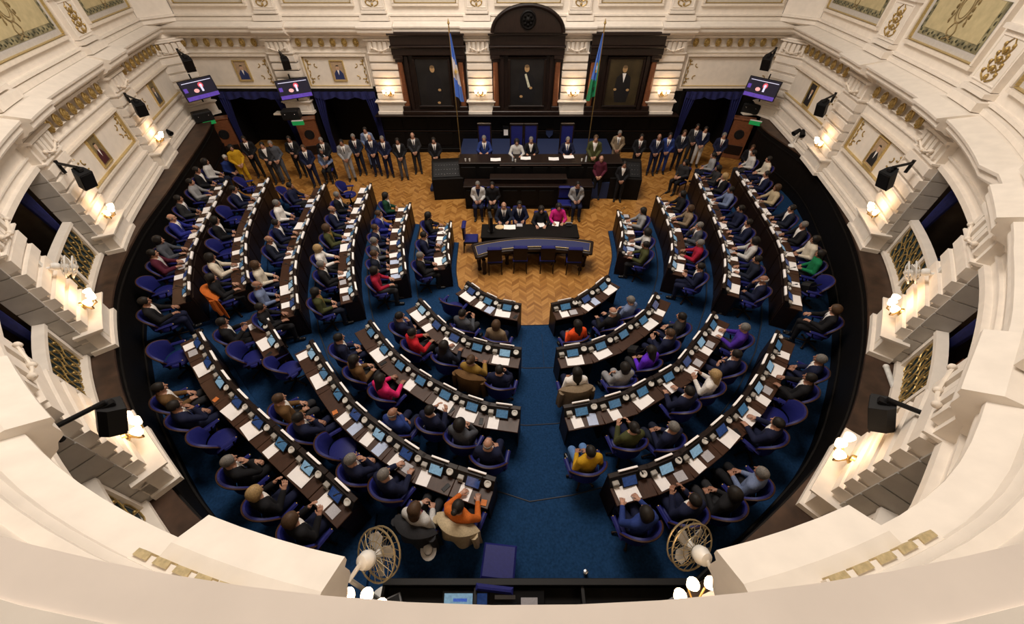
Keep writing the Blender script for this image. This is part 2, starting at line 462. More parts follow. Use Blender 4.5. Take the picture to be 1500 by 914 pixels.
# -- main cornice, breaking forward over the pilasters
def near_k(s): return 0. if s < 22.3 or s > 28.1 else 1.
def corn(v):
    ex, k = v
    P = [(-.35, 4.72), (.02, 4.72), (.07, 4.80), (.20, 4.84), (.26, 4.90), (.36, 4.93), (.38, 4.97), (.38, 5.07), (.44, 5.09), (.45, 5.14), (.12, 5.26), (-.35, 5.28)]
    return [(n if n < 0 else n*k+ex, z) for n, z in P]
NEAR_BREAKS = [(20.1, 21.3), (23.28, 24.38), (26.97, 28.1), (30.13, 31.2), (34.15, 35.4)]
def corn_stations(C, pil, s0, s1, special=()):
    br = sorted([(s-w/2-.14, s+w/2+.14) for s, w in pil if C is not RING or not (18.5 < s < 31.5 or 35 < s < 36)]+(NEAR_BREAKS if C is RING else []))
    cuts = [s0]; 
    for a, b in br: cuts += [a, b]
    cuts.append(s1); out = []
    for i, (a, b) in enumerate(zip(cuts, cuts[1:])):
        ex = .17 if i % 2 else 0.
        k = 1.
        n = max(1, math.ceil((b-a)/.3))
        for j in range(n+1):
            q = a+(b-a)*j/n; kk = k
            if C is RING:
                kk = 1. if q < 18 else (1.32 if q > 36.2 else .85 if q > 33.2 else (.62 if 19.6 < q < 31.6 else (1-.38*(q-18)/1.6 if q < 20 else .62+.23*(q-31.6)/1.6)))
                if 24.38 < (a+b)/2 < 26.97: kk = .2
            out.append((q, (ex, kk)))
    return out
mb = MB(); sweep(mb, RING, corn_stations(RING, PILS, 0, RING.len, [(23.6, 26.9, .2)]), corn)
trim1 = struct(mb.build('trim_1', PLASTER))
mb = MB(); sweep(mb, BACK, corn_stations(BACK, BPILS, .3, BACK.len-.3), corn)
trim2 = struct(mb.build('trim_2', PLASTER))
# long cream slots along the cornice top near the photographer: gilt-bottomed dentil strips
for s0, s1 in ((23.15, 23.92), (27.42, 28.32)):
    mb = MB(); wbox(mb, RING, s0, s1, .08, .155, 5.20, 5.33, .01, .1)
    d = mb.build('dentil_strip', PLASTER, trim1)
    g = MB()
    for k in range(5):
        a = s0+(s1-s0)*(k+.15)/5; wbox(g, RING, a, a+(s1-s0)*.7/5, .125, .165, 5.24, 5.336, .004)
    g.build('gilt_dentils', GOLD_PALE, d)

# -- attic: pedestals with gilt grotesques, painted panels in gilt frames
ATT0, ATT1 = 5.26, 6.92
mb = MB()
CUT = 1.05
ATT_L = Curve([BACK.pt(BACK.len-CUT)[0], RING.pt(CUT)[0]], straight=True); ATT_R = Curve([RING.pt(RING.len-CUT)[0], BACK.pt(CUT)[0]], straight=True)
for C, s0, s1 in ((RING, CUT, RING.len-CUT), (BACK, CUT, BACK.len-CUT), (ATT_L, 0, ATT_L.len), (ATT_R, 0, ATT_R.len)):
    wbox(mb, C, s0, s1, -.45, -.02, ATT0-.05, ATT1)
    wbox(mb, C, s0, s1, -.1, .10, ATT0-.02, ATT0+.14, .03)
    wbox(mb, C, s0, s1, -.1, .06, ATT0+.14, ATT0+.24, .02)
attic = struct(mb.build('wall_attic', PLASTER))
for C, pil in ((RING, PILS), (BACK, BPILS)):
    for s, w in pil:
        if C is RING and 21 < s < 29.4: continue
        h = w*.40; mb = MB()
        wbox(mb, C, s-h-.14, s+h+.14, -.1, .26, ATT0, ATT0+.22, .03)
        wbox(mb, C, s-h-.05, s+h+.05, -.1, .20, ATT0+.22, ATT0+.36, .03)
        wbox(mb, C, s-h, s+h, -.1, .12, ATT0+.36, ATT1-.02)
        wbox(mb, C, s-h-.06, s+h+.06, -.1, .20, 6.52, 6.66, .03)
        ring_frame(mb, C, s-h+.03, s+h-.03, ATT0+.42, 6.48, .11, .04, .03)
        o = mb.build('attic_pedestal', PLASTER, attic)
        g = MB(); zc0, zc1 = ATT0+.52, 6.40
        for q in range(4):
            zc = zc0+(zc1-zc0)*(q+.5)/4; rr = (h-.1)*(.9-.12*q)
            for sg in (-1, 1):
                pts = [C.w(s+sg*rr*(.15+.75*abs(math.sin(PI*t/9))*(1-.4*t/9)), .135, zc-.13+.26*t/9) for t in range(10)]
                g.tube(pts, [.020-.0012*t for t in range(10)], 5)
                g.ball(C.w(s+sg*rr*.72, .14, zc+.02), .032, 6, (1, 1, 1.3))
            g.ball(C.w(s, .14, zc-.06), .045, 8, (1, 1, 1.3))
        g.build('gilt_grotesque', GOLD, o, True)
OCHRE = mat('painted_ochre_field', (.50, .42, .235), .8, var=.12, scale=6)
OLIVE = mat('painted_olive_border', (.255, .225, .125), .8, var=.65, scale=5)
BRONZE = mat('painted_bronze_figure', (.26, .19, .085), .8, var=.4, scale=18)
GREYBLUE = mat('painted_grey_margin', (.52, .49, .46), .8, var=.06)
def attic_panels(C, pil, s0, s1, skip=()):
    ed = [s0]+[e for s, w in sorted(pil) for e in (s-w*.5-.05, s+w*.5+.05)]+[s1]
    for a, b in zip(ed[::2], ed[1::2]):
        if b-a < .8 or any(x0 < (a+b)/2 < x1 for x0, x1 in skip): continue
        a, b = a+.12, b-.12; z0, z1 = ATT0+.46, 6.88
        f = MB(); ring_frame(f, C, a, b, z0, z1+.3, -.03, .10, .12)
        o = f.build('painted_panel', PLASTER2, attic)
        g = MB(); ring_frame(g, C, a+.10, b-.10, z0+.10, z1+.2, -.03, .035, .10); g.build('gilt_moulding', GILT_LINE, o)
        m = MB(); wbox(m, C, a+.13, b-.13, -.03, .0, z0+.13, z1); m.build('grey_margin', GREYBLUE, o)
        m = MB(); wbox(m, C, a+.27, b-.27, -.02, .012, z0+.27, z1); m.build('olive_border', OLIVE, o)
        m = MB(); wbox(m, C, a+.42, b-.42, -.02, .02, z0+.42, z1); m.build('ochre_field', OCHRE, o)
        c = (a+b)/2; m = MB(); zc = z0+.95
        def ell(rs, rz, r, n_=20): m.tube([C.w(c+rs*math.cos(2*PI*t/n_), .024, zc+rz*math.sin(2*PI*t/n_)) for t in range(n_)], r, 5, True)
        ell(.24, .30, .022); ell(.17, .22, .012)
        for sg in (-1, 1):
            m.tube([C.w(c+sg*(.05+.13*math.sin(PI*t/8)*(1-t/12)), .024, zc-.56+.032*t) for t in range(9)], .018, 5)
            m.tube([C.w(c+sg*(.26+.05*math.cos(t*.7)), .024, zc-.34+.075*t) for t in range(10)], .016, 5)
            m.tube([C.w(c+sg*.035*t, .024, zc-.57-.012*t) for t in range(6)], .02, 5)
            for t in range(5): m.ball(C.w(c+sg*(.30+.03*(t % 2)), .024, zc-.28+.13*t), .04, 6, (1, .5, 1.3))
        for t in range(9): m.ball(C.w(c+(t-4)*.055, .024, zc+.36+.055*(4-abs(t-4))), .036, 6, (1, .5, 1.5))
        fl = MB(); q = 0
        for k in range(int((b-a-.68)/.13)+1):
            for zz in (z0+.345,): fl.ball(C.w(a+.34+.13*k, .012, zz+.02*(-1)**k), .042, 6, (1.1, .3, .8))
        for k in range(int((z1-z0-.45)/.13)):
            for ss in (a+.345, b-.345): fl.ball(C.w(ss+.02*(-1)**k, .012, z0+.42+.13*k), .042, 6, (.8, .3, 1.1))
        fl.build('painted_foliage', mat('painted_slate_leaf', (.125, .125, .085), .8, var=.3), o, True)
        m.build('painted_medallion', BRONZE, o, True)
attic_panels(RING, PILS, CUT, RING.len-CUT, [(20., 29.8)])
attic_panels(BACK, BPILS, CUT, BACK.len-CUT)
# parapet coping of the photographer's gallery
mb = MB(); wbox(mb, RING, 18.2, 32.2, -.75, .085, ATT1-.06, ATT1, .015, .2)
parapet = struct(mb.build('trim_3', mat('cream_coping', (.82, .735, .66), .55, var=.05, scale=4, bump=.05)))
mb = MB(); wbox(mb, RING, 18.2, 32.2, -.04, .075, ATT1-.16, ATT1-.06, .01, .2)
mb.build('coping_underside', mat('grey_marble_edge', (.62, .59, .57), .5, var=.1, scale=6), parapet)

# -- the pit: dark boarded wall below the ledge, and the brown ledge itself
PIT = Curve([(-14.15,19.05)]+[tuple(at(px, py, LEDGE)) for px, py in [(305,187),(250,270),(200,340),(165,420),(163,500),(172,560),(190,610),(222,680),(262,735)]]+[(-4.0,1.42),(-2.3,.72),(0,.4),(2.0,.75)]+[tuple(at(px, py, LEDGE)) for px, py in [(1100,790),(1180,710),(1235,640),(1262,570),(1275,480),(1268,400),(1240,320),(1190,240),(1118,186)]]+[(11.7,19.05)], 12)
mb = MB(); n = len(PIT.p); vs = []
for k, p in enumerate(PIT.p):
    T = PIT.tan(PIT.s[k]); N_ = Vector((-T.y, T.x))
    vs += [(*p, LEDGE-.02), (*p, 0), (*(p-N_*.12), 0), (*(p-N_*.12), LEDGE-.02)]
fs = []
for k in range(n-1):
    for q in range(4): fs.append((4*k+q, 4*k+4+q, 4*k+4+(q+1) % 4, 4*k+(q+1) % 4))
mb.add(vs, [f[::-1] for f in fs])
pitw = struct(mb.build('wall_pit', WOOD_BLACK))
mb = MB()
for z, nn in ((.12, .05), (.75, .03), (1.62, .03)):
    pts = [Vector((*(p+Vector((-PIT.tan(PIT.s[k]).y, PIT.tan(PIT.s[k]).x))*nn*.4), z)) for k, p in enumerate(PIT.p)]
    mb.tube(pts, nn, 6)
mb.build('panel_rail', WOOD_BLACK, pitw)
mb = MB(); outl = [tuple(p) for p in PIT.p]; oute = [tuple(RING.w(RING.len*k/120, -.6, 0).xy) for k in range(121)]
vs = []; fs = []
M_ = 160
for k in range(M_+1):
    # pair each pit point with the nearest ring point pushed outward
    p = PIT.pt(PIT.len*k/M_)[0]; T = PIT.tan(PIT.len*k/M_); q = p+Vector((T.y, -T.x))*2.0
    pi = p-Vector((T.y, -T.x))*.03
    vs += [(*pi, LEDGE), (*q, LEDGE), (*q, LEDGE-.05), (*pi, LEDGE-.05)]
for k in range(M_):
    for q in range(4): fs.append((4*k+q, 4*k+4+q, 4*k+4+(q+1) % 4, 4*k+(q+1) % 4))
mb.add(vs, [f for f in fs]); struct(mb.build('trim_4', WOOD_LEDGE))

# upper gallery behind the attic parapet: floor and rear wall
mb = MB(); wbox(mb, RING, CUT, RING.len-CUT, -3.2, -.4, ATT1-.5, ATT1-.4); wbox(mb, BACK, CUT, BACK.len-CUT, -3.2, -.4, ATT1-.5, ATT1-.4)
GAL = Curve([(-16.6, 21.9), (-16.2, 16.3), (-15.2, 12.2), (-13.4, 7.2), (-10.7, 2.9), (-7.0, -.6), (-3.4, -2.4), (0, -3.0), (3.4, -2.4), (6.6, -.6), (9.8, 2.7), (12.3, 7.0), (13.6, 12.2), (14.1, 16.2), (14.4, 21.9)])
wbox(mb, GAL, 0, GAL.len, -.2, .0, ATT1-.6, 11.5); GB = Curve([(14.4, 21.9), (-16.6, 21.9)], straight=True); wbox(mb, GB, 0, GB.len, -.2, 0, ATT1-.6, 11.5)
struct(mb.build('wall_gallery', PLASTER2))
# ------------------------------------------------------------------ back wall: wainscot, niches, paintings, doors
YB = 19.1
def bx(px, py=165): return on_back(px, py, YB)[0]
def bz(py): return on_back(750, py, YB)[1]
struct(wall_b)
def bbox(mb, x0, x1, d0, d1, z0, z1, c=0.): mb.box(x0, x1, YB-d1, YB-d0, z0, z1, None, c)
mb = MB(); X0, X1 = bx(553), bx(990)
bbox(mb, X0, X1, -.2, .02, 0, LEDGE); 
k = 12
for i in range(k):
    a = X0+(X1-X0)*i/k; b = X0+(X1-X0)*(i+1)/k
    bbox(mb, a+.08, b-.08, .0, .05, .35, .95, .02); bbox(mb, a+.08, b-.08, .0, .05, 1.08, 1.62, .02)
bbox(mb, X0, X1, 0, .08, 0, .2, .02)
w = mb.build('wainscot', WOOD_BLACK, wall_b)
mb = MB(); bbox(mb, X0, X1, 0, .52, LEDGE-.06, LEDGE, .02); bbox(mb, X0, X1, 0, .12, 1.66, LEDGE-.06, .02); bbox(mb, X0, X1, .02, .07, .98, 1.04, .01)
mb.build('wainscot_shelf', WOOD, w)
def niche(px0, px1, arch, label_bits):
    xa, xb = bx(px0, 45), bx(px1, 45)
    c = (xa+xb)/2; h = (xb-xa)/2-.04
    o = MB(); z0, z1 = LEDGE, 4.97
    bbox(o, c-h, c+h, -.1, .06, z0, z1)
    bbox(o, c-h, c+h, 0, .42, z0, z0+.16, .02); 
    for sg in (-1, 1):
        xx = c+sg*(h-.20)
        bbox(o, xx-.17, xx+.17, 0, .34, z0+.14, z0+.34, .02); bbox(o, xx-.20, xx+.20, 0, .34, 4.0, 4.16, .03); bbox(o, xx-.16, xx+.16, 0, .26, 3.88, 4.0, .02)
        bbox(o, c+sg*(h-.48)-.07, c+sg*(h-.48)+.07, 0, .2, z0+.16, 4.1, .02)
    bbox(o, c-h-.02, c+h+.02, 0, .36, 4.14, 4.42, .03); bbox(o, c-h-.05, c+h+.05, 0, .46, 4.42, 4.50, .02); bbox(o, c-h, c+h, 0, .40, 4.5, 4.86, .02); bbox(o, c-h-.06, c+h+.06, 0, .52, 4.84, 4.97, .03)
    r = o.build('portrait_niche', WOOD_PANEL, wall_b)
    m = MB()
    for sg in (-1, 1):
        xx = c+sg*(h-.20); m.lathe([(.13, 0), (.125, .7), (.105, 3.88-z0-.34)], (xx, YB-.17, z0+.34), 14)
    m.build('niche_column', WOOD_RED, r, True)
    if arch:
        m = MB(); R_ = h*.92; pts = [(c+R_*math.cos(PI*k/24), 4.97+.98*math.sin(PI*k/24)*R_/1.6) for k in range(25)]
        m.prism(pts, -.62, .1, Matrix.Translation((0, YB, 0)) @ Matrix.Rotation(PI/2, 4, 'X') @ Matrix.Scale(-1, 4, (0, 0, 1)))
        m.build('arched_pediment', WOOD_PANEL, r)
        m = MB(); m.tube([(p[0], YB-.66, p[1]) for p in pts], .07, 8); m.build('pediment_moulding', WOOD, r, True)
        m = MB(); M = Matrix.Translation((c, YB-.62, 5.38)) @ Matrix.Rotation(PI/2, 4, 'X')
        m.lathe([(.30, 0), (.32, .05), (.27, .08), (.24, .04), (.1, .05), (.02, .12)], n=24, M=M)
        for q in range(8): m.lathe([(.001, .04), (.055, .06), (.001, .11)], (math.cos(q*PI/4)*.16, math.sin(q*PI/4)*.16, 0), 6, M)
        m.build('carved_rosette', WOOD_BLACK, r, True)
    return c, h
def painting(c, w, z0, z1, bg, label, head, lean=0., glow=None, hands=((.12, .42),), sash=None, skin=SKIN):
    t = thing('portrait_painting', label, 'painting', (c, YB-.16, z0))
    H_ = z1-z0
    f = MB()
    for (a, b, e, g) in ((-w-.09, w+.09, -.09, 0), (-w-.09, w+.09, H_, H_+.09), (-w-.09, -w, 0, H_), (w, w+.09, 0, H_)): f.box(a, b, -.09, .08, e, g, None, .025)
    f.build('picture_frame', WOOD, t)
    k = MB(); k.box(-w, w, -.02, .06, 0, H_); cv = k.build('canvas', bg, t)
    def flat(pts, m, d, nm):
        q = MB(); q.prism([(p[0], p[1]) for p in pts], 0, d, Matrix.Translation((0, -.02, 0)) @ Matrix.Rotation(PI/2, 4, 'X')); q.build(nm, m, cv)
    def ell(cx, cz, rx, rz): return [(cx+rx*math.cos(2*PI*i/16), cz+rz*math.sin(2*PI*i/16)) for i in range(16)]
    hx, hz, hr = head
    body = [(hx-.09*hr*8, hz-hr*1.1), (hx+.09*hr*8, hz-hr*1.1), (hx+hr*2.3, hz-hr*2.4), (hx+hr*2.8+lean, hz-hr*6.5), (hx+hr*2.1+lean, .12), (hx-hr*1.8+lean, .12), (hx-hr*2.7+lean, hz-hr*6.2), (hx-hr*2.2, hz-hr*2.3)]
    flat(body, mat('painted_black_suit', (.008, .008, .010), .4), .004, 'painted_figure')
    if glow: flat([(hx-.08, hz-hr*1.2), (hx+.08, hz-hr*1.2), (hx+.02, hz-hr*4)], PAPER, .006, 'painted_shirt')
    if sash: flat([(hx-.1, hz-hr*1.6), (hx-.02, hz-hr*1.4), (hx+.16, hz-hr*5.2), (hx+.06, hz-hr*5.4)], mat('painted_sash', (.55, .55, .42), .6), .008, 'painted_sash')
    flat(ell(hx, hz, hr*.78, hr), mat('painted_face', (.42, .26, .12), .5), .007, 'painted_face')
    flat(ell(hx, hz+hr*.62, hr*.72, hr*.45), mat('painted_hair', (.16, .10, .05), .5), .009, 'painted_hair')
    for a, b in hands: flat(ell(hx+a, b, .07, .05), mat('painted_face', (.42, .26, .12), .5), .008, 'painted_hand')
    return t
BG1 = mat('painting_dark_ground', (.012, .011, .011), .35, var=.5, scale=2)
BG2 = mat('painting_brown_ground', (.045, .032, .014), .35, var=.6, scale=1.3)
nc = [niche(570, 680, False, ''), niche(716, 829, True, ''), niche(866, 976, False, '')]
PZ0, PZ1 = 2.2, 4.0
painting(nc[0][0]+.05, .70, PZ0, PZ1, BG1, 'tall dark full-length portrait in the left niche, half behind the striped flag', (.0, 1.42, .13), hands=((.22, .62), (.14, .1)))
painting(nc[1][0]+.02, .72, PZ0, PZ1, BG1, 'tall portrait of a standing person with pale sash in the arched middle niche', (.0, 1.44, .135), hands=((.18, .70), (-.24, .36)), sash=True)
painting(nc[2][0]+.10, .70, PZ0, PZ1, BG2, 'tall portrait in dark robe on golden brown ground in the right niche', (.0, 1.42, .13), hands=((-.30, .64), (.26, .62)), glow=True)
# small framed portraits in the gilt panels
def small_portrait(C, s, z, label, suit, bg, oval=False, face=None):
    face = mat('portrait_face', (.55, .36, .25), .6)
    p = C.w(s, -.05, z); t = thing('framed_portrait', label, 'portrait', p, C.yaw(s)+PI)
    w, h = .30, .40
    f = MB()
    for (a, b, e, g) in ((-w, w, -h, -h+.045), (-w, w, h-.045, h), (-w, -w+.045, -h+.04, h-.04), (w-.045, w, -h+.04, h-.04)): f.box(a, b, -.05, .03, e, g, None, .012)
    f.build('picture_frame', GILT_LINE, t)
    k = MB(); k.box(-w+.03, w-.03, -.015, .03, -h+.03, h-.03); cv = k.build('canvas', bg, t)
    M = Matrix.Translation((0, -.015, 0)) @ Matrix.Rotation(PI/2, 4, 'X')
    q = MB(); q.prism([(-.20, -.32), (.20, -.32), (.19, -.10), (.08, .04), (-.08, .04), (-.19, -.10)], 0, .004, M); q.build('painted_bust', suit, cv)
    q = MB(); q.prism([(-.05, .05), (.05, .05), (.0, -.16)], 0, .006, M); q.build('painted_collar', PAPER, cv)
    q = MB(); q.prism([(.068*math.cos(2*PI*i/16), .115+.092*math.sin(2*PI*i/16)) for i in range(16)], 0, .007, M); q.build('painted_face', face, cv)
    q = MB(); q.prism([(.068*math.cos(PI*i/10), .175+.042*math.sin(PI*i/10)) for i in range(11)], 0, .009, M); q.build('painted_hair', mat('painted_dark_hair', (.02, .014, .01), .5), cv)
TAN = mat('portrait_tan_ground', (.42, .30, .19), .6, var=.15); OLV = mat('portrait_olive_ground', (.20, .15, .07), .6, var=.2); DKB = mat('portrait_black_ground', (.014, .012, .010), .5)
PBLUE = mat('portrait_blue_clothes', (.02, .035, .13), .6); PRED = mat('portrait_dark_red_clothes', (.07, .012, .018), .6); PBLK = mat('portrait_black_clothes', (.012, .012, .014), .6)
small_portrait(RING, 3.0, 3.45, 'portrait of a person in grey suit on the left wall, near the corner screen', mat('portrait_grey_clothes', (.07, .07, .075), .6), OLV)
small_portrait(RING, 8.6, 3.45, 'portrait of a person in dark red clothes on the left side wall', PRED, OLV)
small_portrait(RING, 41.6, 3.4, 'portrait of a person in black clothes on tan ground, right side wall', PBLK, TAN)
small_portrait(RING, 46.95, 3.4, 'dark portrait with white collar on the right wall near the corner screen', PBLK, DKB)
small_portrait(BACK, bs(bx(353, 100)), 3.50, 'portrait in blue clothes over the leftmost curtained doorway', PBLUE, TAN)
small_portrait(BACK, bs(bx(494, 100)), 3.50, 'portrait in blue clothes between left corner and left niche, over second curtained doorway', PBLUE, TAN)
# curtained doorways
def doorway(n, px0, px1):
    x0, x1 = bx(px0, 140), bx(px1, 140)
    d = struct(link('door_%d' % n, None))
    m = MB(); bbox(m, x0-.12, x1+.12, -1.6, -1.5, 0, 2.9); bbox(m, x0-.14, x0-.02, -1.5, .0, 0, 2.9); bbox(m, x1+.02, x1+.14, -1.5, 0, 0, 2.9); bbox(m, x0, x1, -1.5, 0, 2.74, 2.9)
    m.build('door_recess', WOOD_BLACK, d)
    m = MB(); bbox(m, x0-.05, x1+.05, .0, .10, 2.70, 2.80, .02); m.build('door_lintel', WOOD_BLACK, d)
    for sg, xe in ((1, x0), (-1, x1)):
        def fn(u, v, sg=sg, xe=xe):
            wd = .50-.28*math.sin(min(1., v*1.25)*PI*.5)+.18*max(0, v-.7)
            x = xe+sg*(wd*u); y = YB-.10-.05*math.sin(u*26); return (x, y, 2.72-2.70*v), (0, -1, 0)
        m = MB(); m.shell(fn, 24, 14, .02); m.build('curtain', CURTAIN, d, True)
    def fv(u, v):
        x = x0+(x1-x0)*u; return (x, YB-.14-.03*math.sin(u*50), 2.74-v*(.22+.10*abs(math.sin(u*PI*3)))), (0, -1, 0)
    m = MB(); m.shell(fv, 60, 5, .02); m.build('curtain_pelmet', CURTAIN, d, True)
doorway(1, 322, 418); doorway(2, 462, 551); doorway(3, 1003, 1085)
mb = MB()                                                          # dark walling between the doorways
for a, b in ((-14.6, bx(322, 140)-.1), (bx(418, 140)+.1, bx(462, 140)-.1), (bx(1085, 140)+.1, 11.9)): bbox(mb, a, b, -.2, .0, 0, 2.74)
mb.build('dark_walling', WOOD_BLACK, wall_b)
mb = MB()
for a, b in ((bx(405, 165), bx(440, 165)), (-14.5, bx(318, 165)), (bx(1085, 165), 11.8)): bbox(mb, a, b, -.1, .30, LEDGE-.05, LEDGE+.02, .01)
mb.build('corner_shelf', PLASTER2, wall_b)
# wooden loudspeaker cabinets with a round black opening
def cabinet(px, py, rz, label):
    x, z = on_back(px, py, 18.5); t = thing('wooden_cabinet', label, 'cabinet', (x, 18.5, 0), rz)
    m = MB(); m.box(-.42, .42, -.18, .2, 0, 1.78, None, .02); m.box(-.46, .46, -.22, .22, 1.72, 1.80, None, .02); m.build('cabinet_body', WOOD_RED, t)
    m = MB(); M = Matrix.Translation((0, -.18, 1.12)) @ Matrix.Rotation(PI/2, 4, 'X'); m.lathe([(.21, -.02), (.21, .02), (.17, .025), (.16, .005)], n=24, M=M); m.build('round_opening', BLACK, t, True)
    m = MB(); m.box(-.36, .36, -.2, -.17, .2, .62, None, .01); m.build('lower_panel', WOOD, t)
cabinet(333, 205, .5, 'reddish wooden cabinet with round black opening, leftmost of three')
cabinet(456, 202, .35, 'reddish wooden cabinet with round black opening between the two left doorways')
cabinet(1081, 200, -.45, 'reddish wooden cabinet with round black opening at the right corner')
# corner screens, subwoofers, exit signs
PURP = mat('screen_violet', (.05, .02, .2), .3, emit=(.14, .07, .48), es=.6, var=.6, scale=7); SCRB = mat('screen_black_blue', (.003, .003, .008), .4, emit=(.010, .008, .03), es=.5, var=.3)
SCRW = mat('screen_white_line', (.5, .5, .6), .3, emit=(.6, .6, .8), es=.9); SCRR = mat('screen_red_figure', (.5, .05, .06), .3, emit=(.7, .10, .14), es=.7); SCRP = mat('screen_pink_figure', (.6, .3, .3), .3, emit=(.8, .35, .33), es=.9)
def screen(px, py, z, face_px, label):
    p = at(px, py, z); yaw = math.atan2(face_px[1]-p.y, face_px[0]-p.x)+PI/2
    t = thing('wall_screen', label, 'screen', (p.x, p.y, z), yaw)
    M = Matrix.Rotation(-.16, 4, 'X'); w, h = .66, .375
    m = MB(); m.box(-w, w, -.03, .04, -h, h, M, .01); m.build('screen_housing', BLACK, t)
    m = MB(); m.box(-w+.03, w-.03, -.036, -.028, -h+.03, h-.03, M); s = m.build('screen_picture', SCRB, t)
    def rect(a, b, c, d, mm, nm): q = MB(); q.box(a, b, -.042, -.034, c, d, M); q.build(nm, mm, s)
    rect(-w+.03, w-.03, -h+.03, -h+.17, PURP, 'picture_band'); rect(-w+.10, w-.08, h-.12, h-.10, SCRW, 'picture_line')
    q = MB(); MM = M @ Matrix.Rotation(PI/2, 4, 'X')
    q.lathe([(.10, .034), (.10, .042)], (.10, .12, 0), 18, MM); q.build('picture_disc', SCRR, s)
    q = MB(); q.lathe([(.055, .036), (.055, .046)], (.10, .11, 0), 14, MM); q.box(.06, .14, -.044, -.036, -.10, .06, M); q.build('picture_figure', SCRW, s)
    q = MB(); q.lathe([(.10, .034), (.10, .042)], (-.14, -.06, 0), 14, MM @ Matrix.Diagonal((1, .7, 1, 1))); q.build('picture_blob', SCRP, s)
    rect(-w+.06, -w+.20, -.05, .10, PURP, 'picture_text_block')
    m = MB(); m.tube([(0, .04, 0), (0, .30, .05)], .035); m.tube([(0, .3, .5), (0, .3, -.55)], .03); m.build('wall_bracket', BLACK_METAL, t)
screen(292, 130, 3.15, (0, 9), 'lit screen with violet picture in the left corner')
screen(431, 130, 2.95, (-3, 8), 'lit screen with violet picture between the two left doorways')
screen(1116, 130, 3.10, (0, 9), 'lit screen with violet picture in the right corner')
def subwoofer(px, py, z, yaw, label, px_sign):
    p = at(px, py, z); t = thing('loudspeaker_cabinet', label, 'loudspeaker', (p.x, p.y, z), yaw)
    m = MB(); m.box(-.36, .36, -.22, .22, -.20, .20, None, .04); m.build('cabinet', BLACK, t)
    m = MB(); m.box(-.31, .31, -.235, -.215, -.16, .16, None, .01); m.build('grille', GREY_PL if False else BLACK_METAL, t)
    for s in (-1, 1):
        m = MB(); m.ball((s*.20, -.235, .05), .022, 8); m.build('indicator', CHROME, t, True)
    q = at(px_sign[0], px_sign[1], 1.78); e = thing('exit_sign', px_sign[2], 'sign', (q.x, q.y, 1.72), yaw)
    m = MB(); m.box(-.24, .24, -.05, .05, 0, .17, None, .01); m.build('sign_box', mat('green_sign', (.01, .22, .06), .4, emit=(.01, .30, .07), es=.35), e)
    m = MB(); m.box(-.24, .24, -.05, .05, .17, .19); m.build('sign_rim', WHITE_PL, e)
subwoofer(297, 170, 2.05, .75, 'wide black loudspeaker on the ledge under the left corner screen', (307, 180, 'green exit sign under the black loudspeaker in the left corner'))
subwoofer(427, 167, 2.05, .15, 'wide black loudspeaker under the screen between left doorways', (437, 181, 'green exit sign between the two left doorways'))
subwoofer(1101, 158, 2.05, -.6, 'wide black loudspeaker on the ledge under the right corner screen', (1106, 181, 'green exit sign at the right corner'))
# loudspeakers on arms over the pilasters
def speaker(px, py, z, yaw, scale, label):
    p = at(px, py, z); t = thing('wall_loudspeaker', label, 'loudspeaker', (p.x, p.y, z), yaw)
    t.scale = (scale*.78,)*3
    M = Matrix.Rotation(.5, 4, 'X'); m = MB(); pr = [(-.19, -.17), (.19, -.17), (.17, .06), (.09, .17), (-.09, .17), (-.17, .06)]
    m.prism(pr, -.29, .29, M); m.build('cabinet', BLACK, t)
    m = MB(); m.box(-.17, .17, -.185, -.165, -.27, .27, M, .008); m.build('grille', BLACK_METAL, t)
    m = MB(); m.box(-.06, .06, -.22, -.06, .24, .31); m.tube([(0, -.12, .30), (0, -.14, .36), (-.02, .60, .40)], .042, 8); m.tube([(-.02, .6, .48), (-.02, .6, .10)], .05, 8); m.build('wall_arm', BLACK_METAL, t, True)
def face(px, py, z, tx=-1, ty=2.5): p = at(px, py, z); return math.atan2(ty-p.y, tx-p.x)+PI/2
for px, py, z, k, lab in ((275, 93, 4.1, 1.15, 'black loudspeaker on a wall arm over the left corner screen'), (418, 92, 3.95, 1.0, 'black loudspeaker above the screen between left doorways'), (204, 158, 3.8, 1.0, 'black loudspeaker on the left wall, second from the corner'), (122, 261, 3.75, 1.0, 'black loudspeaker on the left wall pilaster beside the loggia'), (162, 612, 3.6, .92, 'large black loudspeaker near the photographer on the left'),
                          (1124, 91, 4.1, 1.15, 'black loudspeaker on a wall arm over the right corner screen'), (1205, 158, 3.8, 1.0, 'black loudspeaker on the right wall, second from the corner'), (1301, 261, 3.75, 1.0, 'black loudspeaker on the right wall pilaster beside the loggia'), (1293, 607, 3.6, .92, 'large black loudspeaker near the photographer on the right')):
    speaker(px, py, z, face(px, py, z, -1, 7 if py > 500 else 6), k, lab)
# two spotlights on white stands on the ledge
for px, py, lab in ((254, 214, 'pair of black spotlights on a white stand on the left ledge'), (1161, 214, 'pair of black spotlights on a white stand on the right ledge')):
    p = at(px, py, LEDGE); t = thing('ledge_spotlight', lab, 'spotlight', (p.x, p.y, LEDGE), face(px, py, 2))
    m = MB(); m.lathe([(.17, 0), (.17, .03), (.05, .07), (.025, .10), (.025, .42), (.04, .44)], n=14); m.build('stand', WHITE_PL, t, True)
    for s in (-1, 1):
        m = MB(); M = frame(s*.10, 0, .52, s*.5, .5); m.lathe([(.07, -.12), (.085, .0), (.10, .14), (.085, .145), (.06, .05)], n=12, M=M @ Matrix.Rotation(PI/2, 4, 'X')); m.build('lamp_head', BLACK, t, True)
        m = MB(); m.box(s*.10-.03, s*.10+.03, -.03, .03, .42, .50); m.build('yoke', BLACK, t)
